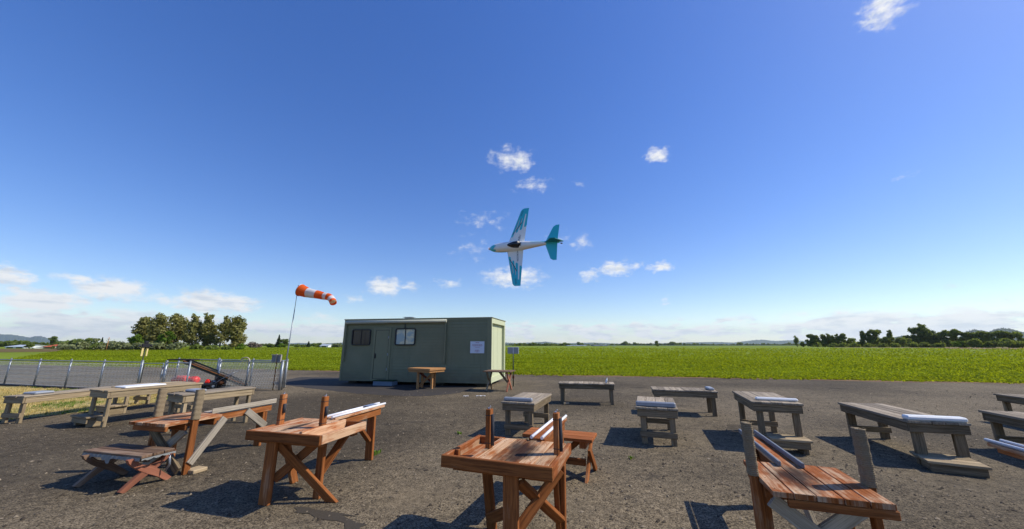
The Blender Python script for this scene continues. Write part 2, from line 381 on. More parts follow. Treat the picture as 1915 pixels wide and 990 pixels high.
# dried turf at the left
m, g = new_mat('dry_turf'); tc = g.n('ShaderNodeTexCoord', 3); nz = g.noise(tc, 22, 5, .7); bg = g.noise(tc, .7, 5, .65)
c = g.mix(nz, (.28, .205, .07), (.62, .48, .20)); c = g.mix(g.math('MULTIPLY', g.step(bg, .46, .64), .75), c, (.14, .17, .035))
finish(g, c, .95, g.bump(nz, .7, .03), .1); TURF = m
tp = [(-140, 722), (0, 722), (60, 725), (128, 728.5), (205, 731), (262, 734), (330, 738), (335, 742), (300, 751), (262, 757), (215, 766), (150, 772), (95, 778), (44, 783), (0, 788), (-140, 806)]
turf = [at(*p) for p in tp]; turf2 = []
for i, a in enumerate(turf):
    b = turf[(i + 1) % len(turf)]
    for k in range(5):
        q = a.lerp(b, k / 5); turf2.append((q.x + random.uniform(-.1, .1), q.y + random.uniform(-.1, .1)))
sheet('dry_turf', turf2, TURF, .006)
# ploughed strips beyond the crop
m, g = new_mat('ploughed_earth'); tc = g.n('ShaderNodeTexCoord', 3); nz = g.noise(g.vmul(tc, (.3, 1.2, 1)), 1.0, 5, .7)
finish(g, g.mix(nz, (.085, .062, .022), (.19, .14, .055)), .95, g.bump(nz, .5, .2), .1); PLOUGH = m
sheet('ploughed_strip', [at(-60, 652.5), at(150, 652.5), at(330, 653), at(560, 652.6), at(560, 653.6), at(330, 654.6), at(240, 656.6), at(100, 658), at(-60, 660)], PLOUGH, .01)
m, g = new_mat('ripe_grass_strip'); tc = g.n('ShaderNodeTexCoord', 3); nz = g.noise(g.vmul(tc, (.3, .8, 1)), 1.0, 5, .7)
finish(g, g.mix(nz, (.15, .10, .05), (.28, .20, .11)), .95, None, .1); RIPE = m
sheet('ripe_strip', [at(1560, 649.4), at(1990, 649.9), at(1990, 654.4), at(1880, 653.7), at(1772, 652.6), at(1766, 650.9), at(1560, 650.1)], RIPE, .01)

# ---- leaves
def leaf_mat(name, a, b, trans=.35, rough=.75):
    m, g = new_mat(name); r = g.attr('rnd')
    tc = g.n('ShaderNodeTexCoord', 3)
    c = g.mix(g.math('ADD', g.math('MULTIPLY', r, .75), g.math('MULTIPLY', g.noise(tc, .25, 3, .5), .35)), a, b)
    d = g.n('ShaderNodeBsdfPrincipled', None); g.set(d.inputs['Base Color'], c); g.set(d.inputs['Roughness'], rough); g.set(d.inputs['Specular IOR Level'], .06)
    t = g.n('ShaderNodeBsdfTranslucent', Color=g.mix(1.0, c, (1.25, 1.15, .5), 'MULTIPLY'))
    x = g.n('ShaderNodeMixShader', Fac=trans, _1=d.outputs[0], _2=t)
    o = g.n('ShaderNodeOutputMaterial', None); g.set(o.inputs['Surface'], x); return m
CROP = leaf_mat('crop_leaves', (.165, .218, .010), (.36, .425, .026), .45)
_g = G.__new__(G); _g.t = CROP.node_tree
_b = [n for n in CROP.node_tree.nodes if n.type == 'BSDF_PRINCIPLED'][0]; _src = _b.inputs['Base Color'].links[0].from_socket
_ob = _g.n('ShaderNodeTexCoord', 3)
_band = _g.step(_g.noise(_g.vmul(_ob, (.022, .13, 0)), 1.0, 4, .55), .36, .64); _pt = _g.step(_g.noise(_g.vmul(_ob, (.35, .5, 0)), 1.0, 4, .6), .3, .7)
_f = _g.math('MULTIPLY', _g.math('MULTIPLY_ADD', _band, .42, .74), _g.math('MULTIPLY_ADD', _pt, .4, .78))
_c = _g.mix(1.0, _src, _g.n('ShaderNodeCombineColor', Red=_f, Green=_f, Blue=_f), 'MULTIPLY'); CROP.node_tree.links.new(_c, _b.inputs['Base Color'])
DRY = leaf_mat('dry_grass_blades', (.34, .26, .09), (.72, .58, .26), .35)
GREEN = leaf_mat('young_grass_blades', (.07, .15, .02), (.20, .30, .05), .35)

def blades(pos, n, h, w, lean, spread):
    """n blades round each position: returns verts, quads, rnd (folded leaf of two quads)"""
    P = np.repeat(pos, n, axis=0); N = len(P)
    ang = rng.uniform(0, 2 * np.pi, N); H = np.repeat(h, n) * rng.uniform(.55, 1.15, N); Wd = np.repeat(w, n) * rng.uniform(.6, 1.2, N)
    le = rng.uniform(.15, 1.0, N) * lean
    d = np.stack([np.cos(ang), np.sin(ang), np.zeros(N)], 1); sd_ = np.stack([-np.sin(ang), np.cos(ang), np.zeros(N)], 1)
    P = P + d * (rng.uniform(0, 1, N) * np.repeat(spread, n))[:, None]
    up = np.array([0, 0, 1.0])
    p0 = P; p1 = P + d * (H * le * .35)[:, None] + up * (H * .6)[:, None]; p2 = P + d * (H * le)[:, None] + up * (H * (1 - .35 * le))[:, None]
    w0 = sd_ * (Wd * .35)[:, None]; w1 = sd_ * (Wd * .5)[:, None]; w2 = sd_ * (Wd * .12)[:, None]
    V = np.stack([p0 - w0, p0 + w0, p1 - w1, p1 + w1, p2 - w2, p2 + w2], 1).reshape(-1, 3)
    b = (np.arange(N) * 6)[:, None]
    F = np.concatenate([b + np.array([[0, 1, 3, 2]]), b + np.array([[2, 3, 5, 4]])])
    rn = rng.uniform(0, 1, N); return V, F, np.concatenate([rn, rn])
# crop: leafy tufts, thick along the edge and thinning into the distance where the field sheet takes over
N = 125000
u = rng.uniform(0, 1, N); b_ = 1 / (1 / 15.0 - u * (1 / 15.0 - 1 / 190.0)) - 15.0       # distance past the edge
yc = 21 + b_
xx = rng.uniform(-1, 1, N) * (yc * 1.55 + 12)
yy = edge(xx) + b_ + rng.normal(0, .12, N) + .28 * np.sin(xx * 1.3) * np.sin(xx * .37 + 1) + .18 * np.sin(xx * 4.1)
ne = 2600; xe = rng.uniform(-50, 30, ne); xx = np.concatenate([xx, xe]); b_ = np.concatenate([b_, np.zeros(ne)]); yy = np.concatenate([yy, edge(xe) - np.abs(rng.normal(0, .45, ne)) * (.5 + .5 * np.sin(xe * .9) * np.sin(xe * .31 + 1))])
ok = (np.abs(xx) < 1.6 * yy) & (yy > 8)
xx, yy, bb = xx[ok], yy[ok], b_[ok]
patch = .5 + .5 * np.sin(xx * .9 + 2 * np.sin(yy * .31)) * np.sin(yy * .7 + xx * .23)
sz = (.065 + .05 * patch + rng.uniform(0, .04, len(xx))) * (1 + bb / 75)
V, F, rn = blades(np.stack([xx, yy, np.full(len(xx), -.03)], 1), 5, sz, sz * .6, 1.1, sz * 1.0)
tag(raw_mesh('crop', V, F, CROP, rnd=rn), kind='stuff')
# dry turf blades
def inside(px, py, poly):
    c = np.zeros(len(px), bool); n = len(poly)
    for i in range(n):
        x1, y1 = poly[i][0], poly[i][1]; x2, y2 = poly[i - 1][0], poly[i - 1][1]
        c ^= ((y1 > py) != (y2 > py)) & (px < (x2 - x1) * (py - y1) / (y2 - y1 + 1e-9) + x1)
    return c
tx = rng.uniform(-19, -9, 9000); ty = rng.uniform(8, 15, 9000); k = inside(tx, ty, turf2); tx, ty = tx[k], ty[k]
gsel = (np.sin(tx * 1.7) * np.sin(ty * 2.3) > .35)
for nm, sel, mt in (('dry_grass', ~gsel, DRY), ('green_grass', gsel, GREEN)):
    q = np.stack([tx[sel], ty[sel], np.full(sel.sum(), .006)], 1); s_ = rng.uniform(.03, .075, sel.sum())
    V, F, rn = blades(q, 6, s_, s_ * .14, .8, s_ * 1.1); tag(raw_mesh(nm, V, F, mt, rnd=rn), kind='stuff')
# loose stones on the yard
m, g = new_mat('loose_stones'); r = g.attr('rnd')
finish(g, g.mix(g.math('POWER', r, 2.0), (.05, .04, .03), (.27, .22, .155)), .9, None, .2); STONE = m
N = 26000
sy = 2.2 + 11 * rng.uniform(0, 1, N) ** 1.5; sx = rng.uniform(-1, 1, N) * (sy * 1.55 + .5)
ss = .0045 + .012 * rng.uniform(0, 1, N) ** 4 * (1 + sy * .05)
oct_ = np.array([(1, 0, 0), (0, 1, 0), (-1, 0, 0), (0, -1, 0), (0, 0, .75), (0, 0, -.5)], float)
of = np.array([(0, 1, 4), (1, 2, 4), (2, 3, 4), (3, 0, 4)])
V = (oct_[None] * rng.uniform(.6, 1.4, (N, 6, 1))) * ss[:, None, None] * rng.uniform(.6, 1.5, (N, 1, 3)) + np.stack([sx, sy, ss * .2], 1)[:, None, :]
F = (np.arange(N) * 6)[:, None, None] + of[None]
tag(raw_mesh('gravel_stones', V.reshape(-1, 3), F.reshape(-1, 3), STONE, rnd=np.repeat(rng.uniform(0, 1, N), 4)), kind='stuff')

# ---- hills
m, g = new_mat('wooded_hill'); tc = g.n('ShaderNodeTexCoord', 3); nz = g.noise(tc, .012, 5, .6)
finish(g, g.mix(nz, (.025, .045, .03), (.06, .085, .05)), .95, None, .05); HILL = m
def hill(name, prof, Y, depth, rough=.06):
    """prof: (picture x, picture y of the ridge) -> a real ridge standing at distance Y"""
    xs = []; fine = []
    for (a, b) in zip(prof[:-1], prof[1:]):
        for k in range(14): fine.append((a[0] + (b[0] - a[0]) * k / 14, a[1] + (b[1] - a[1]) * k / 14))
    fine.append(prof[-1]); V = []; F = []
    rows = [(-1.0, 0), (-.6, .35), (-.3, .72), (-.1, .95), (0, 1), (.2, .85), (.6, .4), (1, 0)]
    for i, (px, py) in enumerate(fine):
        q = at_depth(px, py, Y); H = max(q.z, .5)
        for (d, hf) in rows:
            z = H * hf * (1 + (rough * rng.normal() if 0 < hf < 1 else rough * .35 * rng.normal() * (hf == 1)))
            V.append((q.x * (1 + d * depth / Y), Y + d * depth, z if hf > 0 else -.5))
    n = len(rows)
    for i in range(len(fine) - 1):
        for k in range(n - 1): F.append((i * n + k, (i + 1) * n + k, (i + 1) * n + k + 1, i * n + k + 1))
    return tag(raw_mesh(name, V, F, HILL, smooth=True), kind='structure')
hill('hills', [(-260, 640), (-120, 630), (-40, 627), (0, 625.5), (22, 626), (40, 629), (56, 631.5), (66, 629), (78, 629.5), (90, 633), (130, 641), (170, 645.5)], 7600, 900)
hill('hills', [(500, 645), (560, 641.5), (600, 643), (640, 641), (700, 643), (900, 643), (940, 640.5), (965, 642), (990, 641), (1020, 639.5), (1050, 642.5), (1110, 641), (1160, 643), (1230, 642.5), (1290, 640.5), (1340, 640), (1372, 641), (1400, 637.5), (1425, 635.5), (1450, 638), (1480, 636.5), (1520, 638.5), (1600, 641), (1680, 645)], 8200, 900)
hill('hills', [(1560, 645), (1640, 640), (1678, 630), (1690, 627.5), (1702, 629), (1740, 638), (1795, 630), (1808, 620), (1822, 616.5), (1836, 618), (1848, 621), (1858, 617), (1875, 613.5), (1892, 616), (1920, 623), (1990, 629), (2080, 643)], 3000, 420)

# ---- air
hm = bpy.data.meshes.new('haze'); bm = bmesh.new(); bmesh.ops.create_cube(bm, size=1)
for v in bm.verts: v.co = Vector((v.co.x * 2 * 14500, v.co.y * 2 * 14500, -1.05 if v.co.z < 0 else 480.0))
bm.to_mesh(hm); bm.free()
m, g = new_mat('haze'); pv = g.n('ShaderNodeVolumePrincipled', None)
g.set(pv.inputs['Color'], (.80, .90, 1.0, 1)); pv.inputs['Density'].default_value = 4.6e-5; pv.inputs['Anisotropy'].default_value = .2
o_ = g.n('ShaderNodeOutputMaterial', None); g.set(o_.inputs['Volume'], pv.outputs[0]); hm.materials.append(m)
hz_o = bpy.data.objects.new('haze', hm); COL.objects.link(hz_o); tag(hz_o, kind='stuff')

# ================================================================== TREES
BARK = plain('bark', (.12, .095, .07), .9, 0, .1, .3, 8)
LV = {'olive': leaf_mat('olive_leaves', (.135, .145, .040), (.34, .32, .118), .40),
      'dark': leaf_mat('dark_leaves', (.085, .12, .032), (.23, .29, .085), .5),
      'bright': leaf_mat('bright_leaves', (.06, .12, .012), (.18, .28, .035), .35),
      'willow': leaf_mat('grey_green_leaves', (.12, .15, .065), (.31, .34, .17), .35),
      'mid': leaf_mat('mid_green_leaves', (.11, .15, .036), (.28, .35, .095), .5),
      'conifer': leaf_mat('conifer_needles', (.012, .028, .016), (.04, .065, .03), .15),
      'bare': leaf_mat('twig_haze', (.12, .10, .08), (.22, .18, .15), .2)}
def leaves(lobes, n, size, shell=.45):
    """leaf-clump quads spread through a set of ellipsoids (cx,cy,cz,rx,ry,rz)"""
    L = np.array(lobes, float); vol = L[:, 3] * L[:, 4] * L[:, 5]; pr = vol ** .7; pr /= pr.sum()
    idx = rng.choice(len(L), n, p=pr); d = rng.normal(size=(n, 3)); d /= np.linalg.norm(d, axis=1)[:, None]
    rr = rng.uniform(0, 1, n) ** shell * rng.uniform(.82, 1.12, n)
    P = L[idx, :3] + d * L[idx, 3:] * rr[:, None]
    nrm = d * .8 + rng.normal(size=(n, 3)) * .7 + np.array([0, 0, .35]); nrm /= np.linalg.norm(nrm, axis=1)[:, None]
    t = np.cross(nrm, rng.normal(size=(n, 3))); t /= np.linalg.norm(t, axis=1)[:, None]; b = np.cross(nrm, t)
    s = size * rng.uniform(.5, 1.25, n)[:, None]; k = rng.uniform(.45, .9, n)[:, None]
    V = np.stack([P - t * s, P - b * s * k, P + t * s, P + b * s * k], 1).reshape(-1, 3)
    F = np.arange(n * 4).reshape(n, 4)
    rn = np.clip(rng.uniform(0, 1, n) * .65 + .35 * rng.uniform(0, 1, len(L))[idx], 0, 1)
    return V, F, rn
def tree(name, label, cat, px, top, base, hw, leaf, kind='round', Y=None, airy=1.0, group=None, lean=0.0, dens=1.0):
    """px, top, base, hw describe how the tree was surveyed from the eye; it is built at its real size where it stands"""
    g0 = at_depth(px, base, Y) if Y else at(px, base); g0.z = -.02
    tp_ = at_depth(px, top, g0.y); H = tp_.z + .02; rad = abs(at_depth(px + hw, base, g0.y).x - g0.x)
    root = thing(name, label, cat, g0, random.uniform(0, 6.28), group)
    lobes = []; limbs = MB(); lv = Vector((lean * H, 0, 0)); lv.rotate(Matrix.Rotation(-root.rotation_euler.z, 3, 'Z'))
    def spine(f): return Vector((lv.x * f * f, lv.y * f * f, H * f))
    if kind == 'tall':
        nl = int(9 + 5 * airy)
        for i in range(nl * 2):
            f = .12 + .84 * (i + .5) / (nl * 2); rr = rad * (.95 - .55 * abs(f - .55) / .45) * random.uniform(.45, .8)
            a = random.uniform(0, 6.28); off = rad * random.uniform(.15, .75) * (1.1 - f * .55)
            p = spine(f); lobes.append((p.x + math.cos(a) * off, p.y + math.sin(a) * off, p.z, rr, rr, rr * random.uniform(.8, 1.35)))
            if i % 2: limbs.tube([spine(max(.1, f - .16)), spine(f - .05) + Vector((math.cos(a), math.sin(a), 0)) * off * .5, Vector(lobes[-1][:3])], [H * .009, H * .006, H * .003], 5)
        limbs.tube([spine(0), spine(.3), spine(.65), spine(.95)], [H * .020, H * .015, H * .009, H * .003], 7)
    elif kind == 'round':
        for i in range(int(12)):
            a = random.uniform(0, 6.28); f = random.uniform(.16, .90); env = math.sqrt(max(.05, 1 - ((f - .55) / .52) ** 2))
            off = rad * env * random.uniform(.25, .78); rr = rad * random.uniform(.28, .5)
            p = spine(f); lobes.append((p.x + math.cos(a) * off, p.y + math.sin(a) * off, min(p.z, H - rr * .8), rr, rr, rr * random.uniform(.7, 1.0)))
            if i % 2: limbs.tube([spine(.18), spine(f * .7) + Vector((math.cos(a), math.sin(a), 0)) * off * .4, Vector(lobes[-1][:3])], [H * .014, H * .009, H * .004], 5)
        p = spine(.85); lobes.append((p.x, p.y, H - rad * .45, rad * .5, rad * .5, rad * .45))
        limbs.tube([spine(0), spine(.2), spine(.6)], [H * .026, H * .02, H * .008], 7)
    elif kind == 'shrub':
        for i in range(14):
            a = random.uniform(0, 6.28); off = rad * random.uniform(0, .8); rr = min(rad, H) * random.uniform(.3, .5)
            z = H * (1 - .55 * (off / rad) ** 2) * random.uniform(.35, .8)
            lobes.append((math.cos(a) * off, math.sin(a) * off * .7, max(rr * .5, z - rr * .35), rr * 1.1, rr, rr * .8))
        for i in range(5):
            limbs.tube([(0, 0, 0), Vector(lobes[i][:3])], [H * .02, H * .006], 5)
    elif kind == 'conifer':
        for i in range(11):
            f = .1 + .86 * i / 10; rr = rad * (1.02 - f) * 1.05 + rad * .06
            lobes.append((0, 0, H * f, rr, rr, H * .055))
        limbs.tube([(0, 0, 0), (0, 0, H * .95)], [H * .022, H * .004], 6)
    limbs.build('trunk', BARK, root)
    sz_ = max(.15, min(.45, rad * .14)) * (1.0 if kind != 'conifer' else .8)
    area = rad * H; n = int(min(8500, max(420, dens * area / (sz_ * sz_) * 14)) * (airy if kind == 'tall' else 1))
    V, F, rn = leaves(lobes, n, sz_)
    raw_mesh('crown', V, F, LV[leaf], root, rnd=rn)
    return root

GL = 'tall trees in the clump beyond the chain link fence'
ords = ['first', 'second', 'third', 'fourth', 'fifth', 'sixth', 'seventh', 'eighth', 'ninth', 'tenth', 'eleventh', 'twelfth', 'thirteenth', 'fourteenth', 'fifteenth', 'sixteenth']
for (px, top, hw, lab, ai, ln, dn) in [
        (261, 594, 18, 'olive green tall tree at the left end of the clump beyond the fence', 1.0, -.03, 1.0),
        (288, 588, 19, 'broad dense olive tall tree second from the left in the clump', 1.0, 0, 1.05),
        (321, 586, 22, 'widest airy tall tree of the clump with sky showing through', .8, .02, .9),
        (356, 589, 17, 'olive tall tree just right of the airy widest tree', .9, 0, .85),
        (378, 585, 15, 'tallest tree of the clump with a ragged forked top', .9, .06, .75),
        (391, 606, 13, 'lowest of the tall olive trees, in the gap of the clump', .8, 0, .8),
        (410, 589, 11, 'slim leaning tall tree standing apart before the last dense tree', .8, .06, .8),
        (433, 595, 22, 'dense dark tall tree at the right end of the clump', 1.0, .08, 1.2)]:
    tree('tall_tree', lab, 'tree', px, top, 653.6, hw, 'olive', 'tall', 122 + rng.uniform(0, 6), ai, GL, ln, dn)
for (px, top, hw, lab) in [(253, 626, 13, 'bright green low tree under the left end of the tall clump'), (297, 625, 9, 'bright green small tree, left of the pair before the tall clump'), (309, 619, 10, 'bright green small tree, right and taller of the pair before the tall clump')]:
    tree('small_tree', lab, 'tree', px, top, 653.6, hw, 'bright', 'round', 118, 1, 'bright young trees before the tall clump')
GS = 'shrubs along the far left edge of the crop'
for (px, top, hw, lf, lab) in [
        (120, 640, 20, 'willow', 'grey green willow shrub nearest the red roofed barn'), (148, 637, 22, 'willow', 'grey green willow shrub second from the red roofed barn'),
        (183, 638, 14, 'mid', 'darker shrub in the middle of the willow row'), (207, 634, 22, 'willow', 'tallest round willow shrub behind the thin utility pole'),
        (238, 637, 22, 'willow', 'willow shrub below the left end of the tall clump'), (268, 638, 20, 'willow', 'willow shrub behind the pole with yellow boards'),
        (300, 639, 21, 'willow', 'willow shrub under the two bright green small trees'), (332, 638, 20, 'willow', 'last willow shrub on the right of the row'),
        (366, 642, 16, 'mid', 'yellow green bush under the forked tallest tree'), (398, 644, 16, 'mid', 'low yellow green bush under the slim leaning tree'),
        (424, 645, 12, 'mid', 'small low bush at the foot of the dense dark tall tree'), (449, 640, 8, 'bright', 'thin pale bush right of the dense dark tall tree')]:
    tree('shrub', lab, 'shrub', px, top, 654, hw, lf, 'shrub', 116 if px < 350 else 118, 1, GS)
for (px, top, hw, lf, kd, Y, lab) in [
        (472, 639, 15, 'bare', 'shrub', 190, 'brownish bare shrub right of the tall clump'),
        (503, 641, 15, 'dark', 'shrub', 210, 'dark hedge like bush left of the dark conifer'),
        (519, 626, 6, 'conifer', 'conifer', 205, 'tall dark conifer left of the windsock pole'),
        (530, 634, 9, 'dark', 'round', 205, 'round dark tree touching the windsock pole'),
        (525, 640, 7, 'bright', 'shrub', 195, 'bright green bush below the tall dark conifer'),
        (556, 643, 9, 'mid', 'shrub', 240, 'low bush just right of the windsock pole'),
        (576, 638, 4.5, 'conifer', 'conifer', 235, 'small pointed conifer under the windsock'),
        (587, 642, 7, 'mid', 'round', 240, 'small round tree right of the pointed conifer'),
        (567, 644, 7, 'dark', 'shrub', 240, 'dark low bush left of the pointed conifer'),
        (596, 641.5, 6, 'dark', 'round', 250, 'small dark tree left of the white farmhouse'),
        (631, 641, 13, 'willow', 'shrub', 230, 'grey green broad bush beside the left end of the hut'),
        (617, 644.5, 6, 'mid', 'shrub', 240, 'small bush between the white farmhouse and the hut'),
        (95, 629, 7, 'dark', 'round', 265, 'dark round tree standing above the red roofed barn'),
        (187, 631, 4.5, 'conifer', 'conifer', 215, 'small dark conifer above the willow row'),
        (163, 632, 9, 'mid', 'round', 235, 'round tree left of the small dark conifer'),
        (174, 633, 7, 'willow', 'round', 230, 'pale round tree next to the small dark conifer'),
        (148, 634, 8, 'mid', 'round', 240, 'low round tree above the second willow shrub'),
        (55, 640, 7, 'dark', 'shrub', 155, 'dark bush between the long white shed and the barn'),
        (99, 646, 4.5, 'dark', 'shrub', 150, 'small dark bush at the right end of the barn')]:
    tree('conifer' if kd == 'conifer' else ('shrub' if kd == 'shrub' else 'small_tree'), lab, 'shrub' if kd == 'shrub' else 'tree', px, top, 652.5, hw, lf, kd, Y, 1, 'scattered far trees and bushes')
GR = 'trees of the wood edge on the right'
nth = 0
RT = [(1492, 627.5, 5, 'mid', 'tall', .45, -.12, 'slim pale leaning tree standing alone left of the right wood'), (1503, 637, 5, 'mid', 'shrub', 1, 0, 'small bush beside the slim leaning tree'),
      (1517, 625, 9, 'dark', 'round', 1, 0, 'dark tree at the left end of the low tree row'), (1529, 626.5, 8, 'dark', 'round', 1, 0, 'second dark tree from the left of the low row'),
      (1543, 625, 7, 'dark', 'tall', .9, 0, 'narrow dark tree, third of the low row'), (1553, 624, 6, 'dark', 'tall', .9, 0, 'narrow dark tree, fourth of the low row'),
      (1562, 626, 6, 'mid', 'tall', .5, 0, 'thin see-through tree in the middle of the low row'), (1570, 624.5, 5, 'dark', 'tall', .8, 0, 'narrow tree just right of the thin see-through one'),
      (1580, 623.5, 8, 'dark', 'round', 1, 0, 'round topped dark tree near the right end of the low row'), (1594, 632.5, 8, 'mid', 'round', 1, 0, 'lower rounded tree ending the low row'),
      (1607, 639, 9, 'dark', 'shrub', 1, 0, 'dark bush filling the gap between the low row and tall pair'),
      (1619, 619, 7, 'dark', 'tall', 1, 0, 'left tree of the tall pair after the gap'), (1628, 621, 6, 'dark', 'tall', .9, 0, 'narrow right tree of the tall pair after the gap'),
      (1643, 616.5, 13, 'mid', 'round', 1, 0, 'broad crowned tree right of the tall pair'), (1669, 617, 6, 'mid', 'tall', .8, 0, 'slender tree rising alone behind the round bushes'),
      (1663, 630, 11, 'dark', 'round', 1, 0, 'dark low tree below the slender lone one'), (1690, 631, 13, 'mid', 'round', 1, 0, 'rounded tree before the small blue hill'),
      (1702, 627, 8, 'dark', 'round', 1, 0, 'dark tree leaning against the tallest tree on the left'),
      (1722, 612, 14, 'dark', 'round', 1, 0, 'left half crown of the tallest dark tree group'), (1734, 605.5, 13, 'dark', 'tall', 1, 0, 'tallest tree of the right wood with a domed top'),
      (1751, 618, 10, 'dark', 'round', 1, 0, 'dark tree at the right shoulder of the tallest tree'), (1764, 621, 9, 'mid', 'round', 1, 0, 'lower mid green tree, second right of the tallest'),
      (1775, 617.5, 10, 'mid', 'round', 1, 0, 'pale topped tree left of the pointed crown'), (1793, 615, 10, 'mid', 'round', 1, 0, 'tree with a small pointed crown in the long wood'),
      (1808, 621, 10, 'dark', 'round', 1, 0, 'dark tree under the left blue hilltop'), (1822, 622, 10, 'dark', 'round', 1, 0, 'second dark tree under the left blue hilltop'),
      (1840, 619.5, 11, 'mid', 'round', 1, 0, 'mid green tree between the two blue hilltops'), (1857, 621, 11, 'mid', 'round', 1, 0, 'tree in front of the left slope of the larger hilltop'),
      (1875, 618.5, 12, 'mid', 'round', 1, 0, 'pale green tree in front of the larger hilltop'), (1892, 621, 12, 'dark', 'round', 1, 0, 'dark tree right of the larger hilltop'),
      (1908, 620, 11, 'mid', 'round', 1, 0, 'last tree of the wood at the right edge of view')]
for i, (px, top, hw, lf, kd, ai, ln, lab) in enumerate(RT):
    Y = 262 - max(0, px - 1490) * .165 + (0 if px < 1700 else 12)
    tree('shrub' if kd == 'shrub' else 'wood_edge_tree', lab, 'shrub' if kd == 'shrub' else 'tree', px, top, 649.5, hw, lf, kd, Y, ai, GR, ln, 1.15)
for (px, top, hw, lf, lab) in [(1559, 640, 9, 'mid', 'green bush before the middle of the low tree row'), (1580, 640, 9, 'mid', 'green bush before the right end of the low tree row'), (1597, 640.5, 10, 'mid', 'wide green bush before the gap in the wood'),
        (1650, 641, 10, 'dark', 'dark bush under the broad crowned tree'), (1625, 641, 9, 'dark', 'dark bush under the tall pair of trees'), (1675, 640, 11, 'mid', 'round bush below the slender lone tree'), (1708, 639, 9, 'mid', 'light bush left of the tallest tree'), (1735, 638, 15, 'dark', 'dark undergrowth bush at the foot of the tallest tree'),
        (1760, 640, 16, 'mid', 'spreading low bush right of the tallest tree'), (1797, 634, 11, 'bright', 'bright rounded bush at the front of the long wood'),
        (1827, 630, 15, 'mid', 'largest rounded bush at the front of the long wood'), (1842, 643, 12, 'bright', 'low bright bush right of the largest rounded bush'), (1860, 634, 12, 'dark', 'dark bush left of the broad pale one'), (1886, 630, 17, 'mid', 'broad tall bush near the right edge of view'), (1912, 637, 10, 'mid', 'pale bush cut by the right edge of view')]:
    Y = 252 - max(0, px - 1490) * .165
    tree('shrub', lab, 'shrub', px, top, 650, hw, lf, 'shrub', Y, 1, 'bushes along the foot of the right wood', 0, 1.1)
tree('lone_tree', 'lone round dark tree far out in the middle of the crop', 'tree', 1229, 637.5, 649, 4.6, 'dark', 'round', 300, 1, None, 0, 1.3)
# far woods that read as one mass
def far_wood(name, prof, Y, leaf, n, size, depth=25):
    lob = []
    for (px, py) in prof:
        q = at_depth(px, py, Y + rng.uniform(-.5, .5) * depth); h = max(q.z, 1.5); rr = h * rng.uniform(.35, .6)
        lob.append((q.x, q.y, h - rr, rr * 1.5, rr, rr)); lob.append((q.x, q.y, h * .3, rr * 1.5, rr, h * .35))
    V, F, rn = leaves(lob, n, size); return tag(raw_mesh(name, V, F, LV[leaf], rnd=rn), kind='stuff')
pr = [(x, 640.5 - 3.2 * math.sin(x * .05) - (2.4 if x > 100 else 0) + rng.normal() * .8) for x in range(-130, 150, 4)]
far_wood('far_woods', pr, 290, 'dark', 9000, 1.5)
pr = [(x, 645.2 - (1.6 if 1150 < x < 1270 else .6) + rng.normal() * .9 - 2.8 * (rng.uniform() > .93)) for x in range(905, 1500, 3)]
far_wood('far_woods', pr, 1250, 'dark', 9000, 4.0, 80)
pr = [(x, 643.0 + rng.normal() * .8) for x in range(960, 1066, 3)]
far_wood('far_woods', pr, 560, 'dark', 2600, 1.8, 30)
pr = [(x, 645.5 + rng.normal() * .9) for x in range(440, 660, 4)]
far_wood('far_woods', pr, 520, 'dark', 2600, 1.6, 30)
pr = [(x, (634.5 if x > 1690 else 638.5) + 2 * math.sin(x * .09) + rng.normal() * 1.2) for x in range(1515, 2040, 4)]
far_wood('far_woods', pr, 278, 'mid', 11000, 1.0, 10)

# ================================================================== FAR BUILDINGS
WHITE = plain('white_painted_metal', (.74, .75, .76), .5, 0, .3, .06, 1)
ROOFM = plain('pale_metal_roof', (.60, .64, .66), .45, .3, .4, .08, 1)
REDROOF = plain('rust_red_roof', (.46, .10, .04), .8, 0, .2, .25, 1.5)
GREYW = plain('grey_boards', (.14, .15, .16), .8, 0, .2, .2, 1)
DARKV = plain('dark_opening', (.02, .02, .022), .7)
def barn(name, label, cat, x0, x1, ybase, ytop, Y, wallm, roofm, depth, rz=0.0, eave=.62, doors=1):
    a = at_depth(x0, ybase, Y); b = at_depth(x1, ybase, Y); H = at_depth((x0 + x1) / 2, ytop, Y).z; L = b.x - a.x
    root = thing(name, label, cat, (a.x, Y, 0), rz)
    w = MB(); e = H * eave
    w.poly([(0, 0, 0), (L, 0, 0), (L, 0, e), (0, 0, e)]); w.poly([(L, depth, 0), (0, depth, 0), (0, depth, e), (L, depth, e)])
    for X, s in ((0, -1), (L, 1)):
        P = [(X, 0, 0), (X, depth, 0), (X, depth, e), (X, depth / 2, H), (X, 0, e)]
        w.poly(P if s > 0 else P[::-1])
    w.build('wall', wallm, root)
    r = MB(); o = L * .015 + .2; k = (H - e) / (depth / 2)
    for s in (-1, 1):
        y0 = depth / 2; y1 = y0 + s * (depth / 2 + .35); z1 = e - k * .35
        r.board((-o, (y0 + y1) / 2, (H + z1) / 2 + .08), (L + o, (y0 + y1) / 2, (H + z1) / 2 + .08), math.hypot(y1 - y0, H - z1), .12, (0, s * k, 1))
    r.build('roof', roofm, root)
    for d in range(doors):
        xx_ = L * (d + .5) / doors; q = MB(); q.box(xx_ - 1.4, xx_ + 1.4, -.06, .02, 0, e * .7); q.build('door', DARKV, root)
    return root
barn('storage_shed', 'long white metal shed at the far left behind the crop', 'shed', 9, 44, 652.3, 645.8, 168, WHITE, ROOFM, 10, 0, .45, 2)
barn('barn', 'barn with rust red roof in front of the far left woods', 'barn', 80, 97, 652.3, 645, 160, WHITE, REDROOF, 9, 0, .38, 1)
barn('farm_building', 'low grey building just right of the red roofed barn', 'building', 99, 116, 652.3, 646.5, 170, GREYW, ROOFM, 8, 0, .6, 1)
